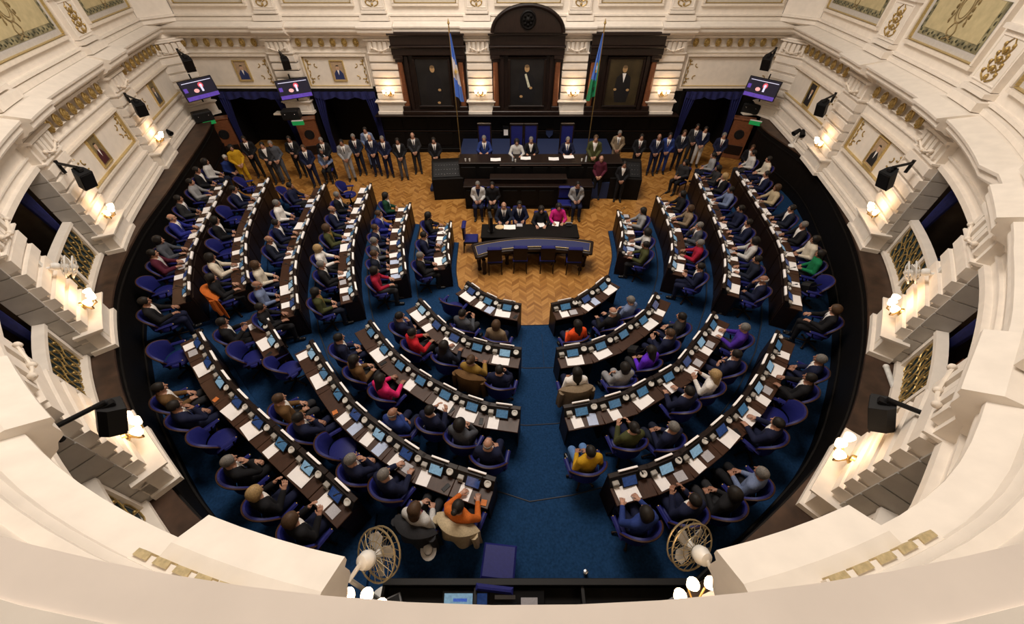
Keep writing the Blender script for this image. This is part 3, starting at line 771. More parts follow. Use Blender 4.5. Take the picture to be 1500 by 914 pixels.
# brass sconces with frosted shades, each with its own light
def sconce(p, yaw, label, power):
    t = thing('wall_sconce', label, 'wall lamp', p, yaw, 'wall sconces on the pilasters')
    m = MB(); m.lathe([(.09, -.02), (.07, .02), (.03, .03)], n=12, M=Matrix.Translation((0, .05, 0)) @ Matrix.Rotation(PI/2, 4, 'X')); m.build('back_plate', BRASS, t, True)
    for s in (-1, 0, 1):
        m = MB(); m.tube([(0, .04, 0), (s*.10, -.05, -.07), (s*.19, -.11-.05*(s == 0), -.02), (s*.20, -.12-.05*(s == 0), .06)], .014, 6); m.build('arm', BRASS, t, True)
        m = MB(); m.lathe([(.02, 0), (.045, .02), (.06, .075), (.072, .125), (.064, .128), (.015, .03)], (s*.20, -.12-.05*(s == 0), .06), 12); m.build('glass_shade', BULB, t, True)
    ld = bpy.data.lights.new('sconce_light', 'POINT'); ld.energy = power; ld.color = (1., .62, .32); ld.shadow_soft_size = .12
    lo = link('sconce_light', ld, t); lo.location = (0, -.16, .36)
names = {5.55: 'lit brass sconce on the left wall, nearest the left corner', 10.92: 'lit brass sconce on the left pilaster before the first loggia', 14.95: 'lit brass sconce on the left pilaster between the two loggias', 19.0: 'lit brass sconce beside the large near left loudspeaker', 23.8: 'lit brass sconce at bottom left, beside the floor fan', 27.75: 'lit brass sconce at bottom right, beside the floor fan', 31.15: 'lit brass sconce beside the large near right loudspeaker', 35.3: 'lit brass sconce on the right pilaster between the two loggias', 39.5: 'lit brass sconce on the right pilaster before the first loggia', 44.1: 'lit brass sconce on the right wall, nearest the right corner'}
for s, w in PILS:
    sconce(RING.w(s, .30 if 23 < s < 28 else .24, 2.60), RING.yaw(s)+PI, names[s], 9)
for (s, w), lab in zip(sorted(BPILS), ('lit sconce right of the right niche', 'lit sconce between middle and right niche', 'lit sconce between left and middle niche', 'lit sconce left of the left niche', '')):
    if lab: sconce(BACK.w(s, .26, 2.66), BACK.yaw(s)+PI, 'lit brass '+lab, 9)
# wall fans between the loggias, small tubes lying on the ledge
def blade(m, a, r, M):
    pts = [(.03, -.02), (r*.5, -.10), (r*.95, -.09), (r, .02), (r*.7, .08), (.04, .03)]
    m.prism(pts, -.006, .006, M @ Matrix.Rotation(a, 4, 'Z') @ Matrix.Rotation(.35, 4, 'X'))
def fan_head(t, r, M, wire, bl, n=16):
    m = MB()
    for z in (-.08, .08):
        m.tube([M @ Vector((r*math.cos(2*PI*k/24)*(1 if z < 0 else .98), r*math.sin(2*PI*k/24), z*.6)) for k in range(24)], .013, 5, True)
        m.tube([M @ Vector((r*.55*math.cos(2*PI*k/20), r*.55*math.sin(2*PI*k/20), z*1.15)) for k in range(20)], .006, 4, True)
        for k in range(n):
            a = 2*PI*k/n; m.tube([M @ Vector((r*.12*math.cos(a), r*.12*math.sin(a), z*1.3)), M @ Vector((r*.6*math.cos(a+.1), r*.6*math.sin(a+.1), z*1.15)), M @ Vector((r*math.cos(a+.2), r*math.sin(a+.2), z*.6))], .005, 4)
    m.build('cage', wire, t, True)
    for k in range(4):
        m = MB(); blade(m, k*PI/2, r*.82, M); m.build('blade', bl, t)
    m = MB(); m.lathe([(q*r/.33, -.10+(w_+.10)*r/.33) for q, w_ in ((.05, -.10), (.10, -.14), (.12, -.22), (.09, -.30), (.03, -.32))], n=16, M=M); m.lathe([(.05, -.09), (.06, .06), (.02, .12)], n=14, M=M); m.build('motor', WHITE_PL, t, True)
for s, lab in ((14.75, 'small white wall fan between the two left loggias'), (35.5, 'small white wall fan between the two right loggias')):
    p = RING.w(s, .45, 3.35); t = thing('wall_fan', lab, 'fan', p, RING.yaw(s)+PI)
    fan_head(t, .21, Matrix.Rotation(PI/2+.5, 4, 'X'), WHITE_PL, WHITE_PL, 12)
    m = MB(); m.tube([(0, .1, .05), (0, .32, .10)], .03); m.box(-.06, .06, .28, .34, -.05, .25); m.build('wall_bracket', WHITE_PL, t)
for px0, py0, px1, py1, lab in ((134, 478, 144, 444, 'white tube lamp lying on the left ledge'), (1298, 537, 1313, 578, 'white tube lamp lying on the right ledge by the balustrade')):
    a, b = at(px0, py0, LEDGE+.05), at(px1, py1, LEDGE+.05); t = thing('tube_lamp', lab, 'lamp', (0, 0, 0))
    m = MB(); m.tube([(*a, LEDGE+.05), (*b, LEDGE+.05)], .045, 10); m.build('tube', mat('milky_tube', (.6, .6, .58), .3), t, True)
    for q in (a, b): m = MB(); m.ball((*q, LEDGE+.05), .052, 10); m.build('end_cap', WHITE_PL, t, True)
# ------------------------------------------------------------------ figures: smooth bodies grown from a distance field
class Field:
    def __init__(s, lo, hi, h):
        s.h = h; s.lo = np.array(lo, float)
        s.n = np.ceil((np.array(hi)-s.lo)/h).astype(int)+1
        s.ax = [s.lo[i]+h*np.arange(s.n[i]) for i in range(3)]
        s.D = np.full(s.n, 1., np.float32)
    def sub(s, lo, hi):
        sl = []
        for i in range(3):
            a = int(max(0, math.floor((lo[i]-s.lo[i])/s.h))); b = int(min(s.n[i], math.ceil((hi[i]-s.lo[i])/s.h)+1))
            if b <= a: return None, None
            sl.append(slice(a, b))
        g = np.meshgrid(*[s.ax[i][sl[i]] for i in range(3)], indexing='ij', sparse=True)
        return tuple(sl), g
    def cone(s, a, b, ra, rb, k=.02, sc=(1, 1, 1)):
        a = np.array(a, float); b = np.array(b, float); r = max(ra, rb); m = .06
        pad = np.array([r*max(1, c) for c in sc])+m
        sl, g = s.sub(np.minimum(a, b)-pad, np.maximum(a, b)+pad)
        if sl is None: return
        S = 1/np.array(sc, float)
        ba = (b-a)*S; L = max(1e-9, (ba*ba).sum())
        P = [(g[i]-a[i])*S[i] for i in range(3)]
        t = np.clip((P[0]*ba[0]+P[1]*ba[1]+P[2]*ba[2])/L, 0, 1)
        d = np.sqrt((P[0]-t*ba[0])**2+(P[1]-t*ba[1])**2+(P[2]-t*ba[2])**2)-(ra+(rb-ra)*t)
        d = d*min(sc)
        o = s.D[sl]
        if k > 0:
            hh = np.clip(.5+.5*(o-d)/k, 0, 1); s.D[sl] = o*(1-hh)+d*hh-k*hh*(1-hh)
        else: s.D[sl] = np.minimum(o, d)
    def ell(s, c, r, k=.015): 
        m = min(r); s.cone(c, c, m, m, k, tuple(q/m for q in r))
    def grid(s): return np.meshgrid(*s.ax, indexing='ij', sparse=True)
    def nets(s):
        D = s.D; neg = D < 0; o8 = [(i, j, k) for i in (0, 1) for j in (0, 1) for k in (0, 1)]
        n = np.array(D.shape)-1
        cnt = sum(neg[o[0]:o[0]+n[0], o[1]:o[1]+n[1], o[2]:o[2]+n[2]].astype(np.int8) for o in o8)
        act = (cnt > 0) & (cnt < 8); idx = np.argwhere(act)
        acc = np.zeros((len(idx), 3)); num = np.zeros(len(idx))
        for ax in range(3):
            for o in o8:
                if o[ax]: continue
                e = list(o); e[ax] = 1
                d0 = D[idx[:, 0]+o[0], idx[:, 1]+o[1], idx[:, 2]+o[2]]; d1 = D[idx[:, 0]+e[0], idx[:, 1]+e[1], idx[:, 2]+e[2]]
                c = (d0 < 0) != (d1 < 0); t = np.where(c, d0/np.where(c, d0-d1, 1), 0)
                p = np.tile(np.array(o, float), (len(idx), 1)); p[:, ax] += t
                acc += p*c[:, None]; num += c
        V = s.lo+(idx+acc/num[:, None])*s.h
        vid = np.full(act.shape, -1, np.int64); vid[act] = np.arange(len(idx))
        F = []
        for ax in range(3):
            u, v = (ax+1) % 3, (ax+2) % 3
            a = [slice(None)]*3; b = [slice(None)]*3; a[ax] = slice(0, -1); b[ax] = slice(1, None)
            ch = neg[tuple(a)] != neg[tuple(b)]; q = np.argwhere(ch)
            q = q[(q[:, u] > 0) & (q[:, v] > 0) & (q[:, u] < D.shape[u]-1) & (q[:, v] < D.shape[v]-1)]
            sg = neg[q[:, 0], q[:, 1], q[:, 2]]
            def cell(du, dv):
                w = q.copy(); w[:, u] -= du; w[:, v] -= dv; return vid[w[:, 0], w[:, 1], w[:, 2]]
            f = np.stack([cell(1, 1), cell(0, 1), cell(0, 0), cell(1, 0)], 1)
            f[~sg] = f[~sg][:, ::-1]; F.append(f)
        return V, np.concatenate(F)
    def mesh(s, name, mats, pick=None):
        V, F = s.nets(); me = bpy.data.meshes.new(name)
        me.vertices.add(len(V)); me.vertices.foreach_set('co', V.astype(np.float32).ravel())
        me.loops.add(F.size); me.loops.foreach_set('vertex_index', F.astype(np.int32).ravel())
        me.polygons.add(len(F)); me.polygons.foreach_set('loop_start', np.arange(0, F.size, 4, dtype=np.int32))
        for m in mats: me.materials.append(m)
        if pick is not None: me.polygons.foreach_set('material_index', pick(V[F].mean(1)).astype(np.int32))
        me.update(calc_edges=True); me.validate(); me.shade_smooth()
        return me

HEAD = (0, .05, 1.245)
def torso(F, dz, g=0., k=.03):
    F.cone((0, .0, .56+dz), (0, .0, .80+dz), .155+g, .150+g, k, (1, .74, 1))
    F.cone((0, .0, .80+dz), (0, .0, .98+dz), .150+g, .172+g, k, (1, .70, 1))
    F.cone((-.150, -.005, 1.025+dz), (.150, -.005, 1.025+dz), .062+g, .062+g, .045)
def neck_head(F, dz):
    z = dz
    F.cone((0, .0, 1.06+z), (0, .03, 1.19+z), .056, .052, .03)
    F.ell((0, .04, 1.265+z), (.076, .096, .098), .02); F.ell((0, .075, 1.20+z), (.056, .062, .058), .03)
    F.cone((0, .138, 1.262+z), (0, .158, 1.228+z), .010, .015, .012)
    F.cone((-.032, .128, 1.285+z), (.032, .128, 1.285+z), .012, .012, .02)
    for sx in (-1, 1):
        F.ell((sx*.077, .035, 1.245+z), (.011, .022, .034), .008)
        F.ell((sx*.030, .122, 1.262+z), (.013, .012, .010), .004)
        F.ell((sx*.042, .105, 1.228+z), (.02, .02, .018), .02)
    F.ell((0, .131, 1.196+z), (.026, .010, .009), .008); F.ell((0, .125, 1.165+z), (.02, .018, .016), .015)
def unit(v): v = np.array(v, float); return v/np.linalg.norm(v)
def hand(F, w, d, nrm, sx, curl=.5):
    """palm, four fingers of different lengths bent at the knuckles, thumb from the side of the palm"""
    w = np.array(w, float); d = unit(d); n = np.array(nrm, float); n = unit(n-d*(n@d)); s = np.cross(d, n)*sx
    s = s if True else s
    F.cone(w-d*.02, w+d*.02, .029, .030, .02)
    for q in (-.024, -.008, .008, .024): F.cone(w+d*.015+s*q*.7, w+d*.082+s*q*1.15, .017, .0145, .012)
    for i, q in enumerate((-.036, -.012, .012, .036)):
        ln = (.062, .076, .080, .070)[i]
        b = w+d*.086+s*q
        c1 = unit(d*math.cos(curl)-n*math.sin(curl)+s*q*1.2); c2 = unit(d*math.cos(curl*2.1)-n*math.sin(curl*2.1)+s*q*1.0)
        m = b+c1*ln*.55
        F.cone(b-d*.012, m, .0105, .0098, .004); F.cone(m, m+c2*ln*.5, .0098, .0082, .004)
    tb = w+d*.022+s*.030; td = unit(d*.62+s*.62-n*.35); tm = tb+td*.042; te = tm+unit(d*.9+s*.25-n*.3)*.032
    F.cone(tb-td*.01, tm, .0145, .0115, .010); F.cone(tm, te, .0115, .0092, .004)
    return
# arms: (elbow, wrist, finger direction, back-of-hand direction) for the right (x>0) and the left arm
SEAT_POSES = {
 'lap':   (((.245,-.01,.77),(.105,.255,.70),(-.45,.85,-.22),(.25,.35,.9)), ((-.245,-.01,.77),(-.105,.275,.735),(.50,.82,-.25),(-.25,.35,.9))),
 'desk':  (((.275,.10,.80),(.165,.345,.80),(-.35,.93,-.02),(0,.05,1)), ((-.275,.10,.80),(-.150,.345,.80),(.45,.88,-.02),(0,.05,1))),
 'face':  (((.19,.22,.775),(.075,.205,1.035),(-.30,-.22,.92),(.35,.9,.2)), ((-.24,.02,.77),(-.06,.27,.735),(.75,.55,-.15),(-.2,.4,.9))),
 'read':  (((.245,.05,.79),(.12,.30,.895),(-.25,.65,.5),(.8,.1,.5)), ((-.245,.05,.79),(-.12,.30,.895),(.25,.65,.5),(-.8,.1,.5))),
 'cross': (((.235,.06,.80),(-.06,.225,.865),(-.92,.15,.12),(-.1,.95,.3)), ((-.235,.06,.80),(.06,.20,.815),(.92,.1,.05),(.1,.95,.3))),
}
STAND_POSES = {
 'clasp': (((.245,.0,1.205),(.085,.205,1.01),(-.62,.45,-.55),(.35,.85,.35)), ((-.245,.0,1.205),(-.080,.22,1.035),(.62,.42,-.58),(-.35,.85,.35))),
 'hold':  (((.245,.02,1.20),(.10,.26,1.17),(-.6,.7,.2),(.2,.1,1)), ((-.245,.02,1.20),(-.09,.22,1.04),(.6,.45,-.5),(-.35,.85,.35))),
}
def arms(F, pose, dz, g=0., hands=True, cut=0.):
    for sx, (el, wr, hd, bn) in zip((1, -1), pose):
        sh = np.array((sx*.178, -.005, 1.02+dz)); el = np.array(el, float); wr = np.array(wr, float)
        F.cone(sh, el, .058+g, .046+g, .03)
        F.cone(el, wr-(wr-el)*cut, .046+g, .030+g*1.15, .014)
        if hands: hand(F, wr, hd, bn, -sx)
def legs_seat(F, g=0., cut=0., k=.03):
    for sx in (-1, 1):
        F.cone((sx*.085, .02, .555), (sx*.115, .44, .53), .088+g, .066+g, k); F.cone((sx*.115, .44, .53), (sx*.12, .41, .13+cut), .064+g, .040+g*1.3, .02)
def legs_stand(F, g=0., cut=0.):
    for sx in (-1, 1):
        F.cone((sx*.088, .0, .96), (sx*.105, .015, .52), .092+g, .062+g, .03); F.cone((sx*.105, .015, .52), (sx*.115, -.015, .10+cut), .060+g, .040+g*1.4, .02)
def feet(F, seat, g=0.):
    y = .41 if seat else -.015
    for sx in (-1, 1):
        x = sx*.12
        F.cone((x, y-.03, .05), (x, y+.02, .10), .040+g, .042+g, .01); F.cone((x, y-.035, .040), (x+sx*.02, y+.165, .034), .038+g, .034+g, .02, (1.05, 1, .95))
def box_for(seat): return ((-.40, -.24, -.01), (.40, .66, 1.39)) if seat else ((-.40, -.24, -.01), (.40, .46, 1.81))
BODY, SUIT, TOP, TROU, SHOES = {}, {}, {}, {}, {}
def pick_body(dz):
    def f(c):
        m = np.zeros(len(c), int)
        e = np.minimum(*[((c[:, 0]-s*.030)**2+(c[:, 1]-.130)**2+(c[:, 2]-1.262-dz)**2) for s in (-1, 1)]) < .013**2
        m[e] = 1; l = (abs(c[:, 0]) < .026) & (c[:, 1] > .126) & (abs(c[:, 2]-1.196-dz) < .009); m[l] = 2
        return m
    return f
CLOTH0 = mat('cloth_placeholder', (.1, .1, .1), .8)
def make_figures():
    for seat, poses in ((True, SEAT_POSES), (False, STAND_POSES)):
        dz = 0. if seat else .42
        lo, hi = box_for(seat)
        for nm, ps in poses.items():
            F = Field(lo, hi, .0075); torso(F, dz); neck_head(F, dz); (legs_seat if seat else legs_stand)(F); feet(F, seat); arms(F, ps, dz)
            BODY[nm] = F.mesh('person_'+nm, [SKIN, EYE_M, LIPS], pick_body(dz))
            for kind in ('suit', 'top'):
                J = Field((-.42, -.26, .42+dz), (.42, .48, 1.14+dz), .011)
                g = .016 if kind == 'suit' else .011
                torso(J, dz, g); arms(J, ps, dz, g, False, .10)
                if kind == 'suit':
                    for sx in (-1, 1): J.cone((sx*.06, -.01, 1.07+dz), (sx*.045, .09, .98+dz), .028, .02, .015)      # lapels
                    T = Field((-.42, -.26, .42+dz), (.42, .48, 1.14+dz), .011); torso(T, dz)
                    X, Y, Z = J.grid()
                    V = np.abs(X)-(.010+np.clip((Z-.79-dz)/.27, 0, 1.2)*.070)+np.where(Z < .79+dz, 1., 0.)
                    carve = np.maximum(np.maximum(V, -(T.D+.004)), -(Y-.01))
                    J.D = np.maximum(J.D, -carve).astype(np.float32)
                    SUIT[nm] = J.mesh('jacket_'+nm, [CLOTH0])
                else:
                    J.cone((0, .005, 1.06+dz), (0, .015, 1.085+dz), .07, .066, .02)
                    TOP[nm] = J.mesh('top_'+nm, [CLOTH0])
        Tr = Field((-.26, -.2, .1), (.26, .56, 1.05), .012)
        if seat: Tr.cone((0, 0, .56), (0, 0, .66), .163, .160, .02, (1, .76, 1)); legs_seat(Tr, .011, .02)
        else: Tr.cone((0, 0, .96), (0, 0, 1.06), .16, .158, .02, (1, .76, 1)); legs_stand(Tr, .012, .0)
        TROU[seat] = Tr.mesh('trousers', [CLOTH0])
        S = Field((-.24, -.12, -.01), (.24, .66, .17), .009); feet(S, seat, .008); SHOES[seat] = S.mesh('shoes', [SHOE])
make_figures()
def front_piece(g, lim, name, zmax=1.10):
    T = Field((-.2, -.05, .74), (.2, .22, 1.14), .006); torso(T, 0, g)
    if zmax > 1.08: T.cone((0, .002, 1.06), (0, .012, 1.095), .066, .063, .01)
    X, Y, Z = T.grid(); T.D = np.maximum(T.D, np.maximum(lim(X, Y, Z), -(Y-.0))).astype(np.float32)
    return T.mesh(name, [CLOTH0])
SHIRT = front_piece(.006, lambda X, Y, Z: np.maximum(np.maximum(np.abs(X)-.105, .77-Z), Z-1.10), 'shirt_front')
TIE = front_piece(.013, lambda X, Y, Z: np.maximum(np.maximum(np.abs(X)-(.013+.012*np.clip((1.06-Z)/.2, 0, 1)), .80-Z), Z-1.055), 'tie', 1.05)
def hair_mesh(kind):
    H = Field((-.16, -.16, .92), (.16, .19, 1.43), .008)
    g = {'short': .012, 'bob': .026, 'long': .022, 'bald': .006, 'bun': .016, 'curly': .034, 'cap': .02}[kind]
    H.ell((0, .034, 1.268), (.078+g, .098+g, .098+g), 0)
    if kind in ('bob', 'curly'): H.cone((0, .0, 1.24), (0, -.015, 1.15), .088+g*.4, .075, .03, (1.1, .9, 1))
    if kind == 'long': H.cone((0, -.01, 1.25), (0, -.075, 1.0), .095, .085, .03, (1.1, .62, 1))
    X, Y, Z = H.grid()
    if kind == 'short': H.D = np.maximum(H.D, (1.215-Z)*.8).astype(np.float32)
    if kind == 'bald': H.D = np.maximum(H.D, np.maximum(1.205-Z, (Z-1.285)+(Y-.0)*.25)).astype(np.float32)
    if kind == 'bob': H.D = np.maximum(H.D, 1.12-Z).astype(np.float32)
    fc = np.sqrt((X/.070)**2+((Y-.165)/.092)**2+((Z-1.205)/.105)**2)-1
    H.D = np.maximum(H.D, -fc*.07).astype(np.float32)
    if kind == 'bun': H.ell((0, -.085, 1.33), (.05, .045, .045), .01)
    return H.mesh('hair_'+kind, [CLOTH0])
HAIR = {k: hair_mesh(k) for k in ('short', 'bob', 'long', 'bald', 'bun', 'curly')}
COLS = {'black': (.007,.007,.009), 'charcoal': (.022,.022,.025), 'navy': (.007,.010,.034), 'midnight': (.008,.011,.024), 'blue': (.016,.035,.16), 'royal': (.016,.022,.20), 'denim': (.10,.20,.42), 'greyblue': (.14,.18,.30), 'grey': (.24,.24,.25), 'slate': (.065,.07,.085), 'lightgrey': (.48,.47,.46), 'white': (.72,.69,.66), 'cream': (.58,.52,.42), 'beige': (.42,.34,.22), 'tan': (.21,.155,.10), 'brown': (.12,.062,.022), 'olive': (.050,.054,.018), 'green': (.006,.15,.055), 'bottle': (.006,.04,.02), 'red': (.46,.012,.022), 'crimson': (.30,.008,.03), 'maroon': (.075,.010,.024), 'pink': (.62,.018,.13), 'magenta': (.50,.014,.17), 'orange': (.50,.12,.018), 'vermilion': (.72,.075,.014), 'mustard': (.46,.26,.012), 'violet': (.10,.018,.50), 'purple': (.055,.018,.26), 'skyblue': (.33,.38,.62), 'khaki': (.25,.15,.03)}
HCOL = {'dark': (.010,.0075,.006), 'brown': (.06,.032,.016), 'grey': (.15,.14,.13), 'white': (.45,.43,.40), 'blond': (.33,.22,.10)}
WORD = {'midnight': 'dark blue', 'royal': 'bright blue', 'greyblue': 'grey-blue', 'lightgrey': 'light grey', 'bottle': 'dark green', 'slate': 'slate grey', 'skyblue': 'pale blue', 'crimson': 'crimson', 'khaki': 'yellow-brown', 'vermilion': 'bright orange', 'blue': 'blue'}
def cloth(c): return mat('cloth_'+c, COLS[c], .85, var=.16, scale=45, spec=.25)
def hairm(c): return mat('hair_'+c, HCOL[c], .6, var=.35, scale=60, spec=.3)
def slot(o, i, m): o.material_slots[i].link = 'OBJECT'; o.material_slots[i].material = m
TIES = ['navy', 'maroon', 'midnight', 'slate', 'blue', 'charcoal']
PEOPLE = []
def person(x, y, z, yaw, pose, kind, col, hair, hcol, label, trou='black', seat=True, shirt='white', tie=None, group=None, scale=1.):
    o = link('person', BODY[pose]); o.location = (x, y, z); o.rotation_euler = (0, 0, yaw); o.scale = (scale,)*3
    tag(o, label, 'person', group)
    if RNG.random() < .35: slot(o, 0, SKIN_D)
    dz = 0. if seat else .42
    if kind in 's j'.split():
        j = link('jacket', SUIT[pose], o); slot(j, 0, cloth(col))
        s = link('shirt_front', SHIRT, o); s.location.z = dz; slot(s, 0, cloth(shirt))
        if kind == 's': t = link('tie', TIE, o); t.location.z = dz; slot(t, 0, cloth(tie or RNG.choice(TIES)))
    else:
        j = link('sweater', TOP[pose], o); slot(j, 0, cloth(col))
    t = link('trousers', TROU[seat], o); slot(t, 0, cloth(trou))
    link('shoes', SHOES[seat], o)
    if hair:
        h = link('hair', HAIR[hair], o); h.location.z = dz; slot(h, 0, hairm(hcol))
    PEOPLE.append(o)
    return o
# ------------------------------------------------------------------ floor, stepped carpet, desk rows
ROWS = {
'L1':(0,4,[(654.7,324.8),(656.5,365),(659,395)],[(643,330),(636.6,368.6),(638,396)]),
'L2':(.12,6,[(599.5,299.4),(589,330),(586.4,365),(592.5,409)],[(584.7,303),(571.5,351),(573,412)]),
'L3':(.24,9,[(546,272),(515,338),(514,386),(518.6,434)],[(528,275),(502,350),(496,400),(500,446)]),
'L4':(.36,9,[(477,267),(446,335.6),(431,395),(431,460)],[(461,275),(430,340),(412,400),(412.5,467.6)]),
'L5':(.48,9,[(394,260),(362,332.5),(356,380),(360,423)],[(379,267),(347,338),(339,386),(342,430)]),
'L6':(.6,9,[(331,262),(290,344),(280,400),(276.7,445)],[(318,271),(269,362),(256,408),(252.5,449)]),
'A1':(0,3,[(682,412),(701,427.6),(731,438),(760.7,445)],[(668,429),(688,444),(720,460.5),(758,469)]),
'A2':(.12,5,[(611,440),(634.4,463),(657,479.6),(689.5,498),(725,506),(761.5,510)],[(595,454),(616,478),(640.5,501),(678,521),(718,532),(760,538.6)]),
'A3':(.24,7,[(536,468),(556,496.6),(581,524),(610,545.6),(646,566),(675,578),(716,590),(762,600)],[(520,487),(538,513),(561,541),(592,567.5),(622,587),(665,610),(710,625),(759,632.6)]),
'A4':(.36,8,[(449,499),(475,540),(497,570),(522,597),(550,624),(585,650),(629,672),(670,688),(721.6,701)],[(432,518),(457,562),(492,613.5),(527,647),(561,674),(608,705.5),(661,726),(715,744.5)]),
'A5':(.48,8,[(285.6,484.6),(319,541),(349,580),(382,608),(420.5,642),(464,696),(526,744)],[(265,503),(297,566.5),(324.6,603),(362,642),(395,674),(445.5,723),(495,773)]),
'A6':(.4,2,[(370,459),(390,490),(408,520)],[(360,470),(373,497),(390,528)]),
'R1':(0,4,[(907.5,309),(913,340),(913,377)],[(921.5,314),(930,350),(927,379)]),
'R2':(.12,6,[(966,290),(979,325),(984.6,360),(978,400)],[(977.6,293),(997,337),(1004,374),(1000,405)]),
'R3':(.24,9,[(1012.5,255.5),(1042,311),(1058,349),(1064,379),(1062,410),(1056,430)],[(1032,259),(1066,335.4),(1079.5,373),(1083.5,410),(1081.5,436)]),
'R4':(.36,10,[(1075,252),(1099.5,285),(1119,318),(1135,349),(1144.5,379),(1150,408),(1148.4,457.5)],[(1091,255.5),(1132.7,320),(1160,367),(1170,408),(1175,455.5)]),
'B1':(0,3,[(809.7,445),(844,437.6),(875,423),(895,404)],[(814.6,468),(855,458),(885,439),(908,419.5)]),
'B2':(.12,5,[(818,512),(860.5,505),(895,490),(926,472),(949,451),(967,431)],[(821,538.5),(864,531),(904,517),(938.5,495),(965.5,472),(982,443)]),
'B3':(.24,7,[(828.5,596.5),(875,590.6),(916,575),(953.6,555),(987,535.4),(1019.5,496.5),(1048.6,457)],[(832.5,630),(882.7,620),(928,606),(967,584.7),(1011,557),(1038,521.5),(1057,494),(1068,473.7)]),
'B4':(.36,8,[(891,701),(949,682.4),(996,659),(1033,634),(1069.6,606),(1113,546),(1140,486)],[(903,740),(962,723),(1012,701),(1056.5,666.7),(1093,632.5),(1113,609),(1140,565),(1164,503)]),
}
class Row: pass
ROW = {}
for k, (tz, n, f, u) in ROWS.items():
    r = Row(); r.z = tz; r.n = n
    r.f = [at(*p, tz+.92) for p in f]; r.u = [at(*p, tz+.74) for p in u]
    # make each row clean: user edge smoothed, front edge .45 m in front of it
    r.cu = Curve(r.u, 10); r.k = k; ROW[k] = r
    mid = r.cu.pt(r.cu.len/2)[0]; T = r.cu.tan(r.cu.len/2); N_ = Vector((-T.y, T.x))
    fm = sum(r.f, Vector((0, 0)))/len(r.f); um = sum(r.u, Vector((0, 0)))/len(r.u)
    r.sg = 1 if N_.dot(fm-um) > 0 else -1
def row_frame(r, s):
    p = r.cu.pt(s)[0]; T = r.cu.tan(s); N_ = Vector((-T.y, T.x))*r.sg
    return p, N_
def front_line(r, off, ext0=0., ext1=0., m=14):
    out = []
    for i in range(m+1):
        s = r.cu.len*i/m; p, N_ = row_frame(r, s); out.append(p+N_*off)
    d0 = (out[0]-out[1]).normalized(); d1 = (out[-1]-out[-2]).normalized()
    if ext0: out.insert(0, out[0]+d0*ext0)
    if ext1: out.append(out[-1]+d1*ext1)
    return out
mb = MB(); mb.box(-15, 12.2, -1.2, 20.9, -.12, 0)
floor = struct(mb.build('floor', PARQUET))
pit_px = [p-Vector((-PIT.tan(PIT.s[k]).y, PIT.tan(PIT.s[k]).x))*.06 for k, p in enumerate(PIT.p)]
def tier(name, lines, ymax_l, ymax_r, z0, z1, onto=None):
    front = [p for L_ in lines for p in L_]
    # outer boundary: the pit wall from right to left
    ring = [p for p in pit_px if (p.y < ymax_l if p.x < 0 else p.y < ymax_r)]
    out = [tuple(p) for p in front] + [tuple(p) for p in reversed(ring)]
    m = MB(); m.prism(out, z0, z1)
    o = struct(m.build(name, CARPET))
    m = MB(); m.tube([(p.x, p.y, z1-.004) for p in front], .016, 6); m.build('step_nosing', mat('dark_step_edge', (.005, .010, .022), .6), o, True)
    return o
R_ = ROW
tier('floor', [front_line(R_['L1'], .60), front_line(R_['A1'], .50, .0, .0), front_line(R_['B1'], .50), front_line(R_['R1'], .60)[::-1]], 13.2, 13.4, -.02, .012)
tier('floor', [front_line(R_['L2'], .62), front_line(R_['A2'], .55, 0, .1), front_line(R_['B2'], .55), front_line(R_['R2'], .62)[::-1]], 13.6, 13.9, .0, .12)
tier('floor', [front_line(R_['L3'], .62), front_line(R_['A3'], .55, 0, .1), front_line(R_['B3'], .55), front_line(R_['R3'], .62)[::-1]], 13.9, 14.4, .1, .24)
tier('floor', [front_line(R_['L4'], .62), front_line(R_['A4'], .55, 0, .6), front_line(R_['B4'], .55, .5), front_line(R_['R4'], .62)[::-1]], 14.0, 14.6, .2, .36)
L5 = front_line(R_['L5'], .62); A5 = front_line(R_['A5'], .55)
m = MB(); ring = [p for p in pit_px if p.x < -2.3 and p.y < 14.0]
m.prism([tuple(p) for p in L5+A5]+[tuple(p) for p in reversed(ring)], .3, .48); struct(m.build('floor', CARPET))
L6 = front_line(R_['L6'], .62); ring = [p for p in pit_px if p.x < -6 and 6.2 < p.y < 13.9]
m = MB(); m.prism([tuple(p) for p in L6]+[tuple(p) for p in reversed(ring)], .4, .60); struct(m.build('floor', CARPET))
# thin dark seams where carpet breadths meet along the centre aisle
m = MB()
for xa, xb, ya, yb, z in ((.25, .25, 7.0, 5.0, .0125), (.82, .82, 7.0, 5.0, .0125)): m.box(xa, xa+.012, yb, ya, z-.005, z+.001)
struct(m.build('trim_5', mat('carpet_seam', (.004, .016, .045), .9)))

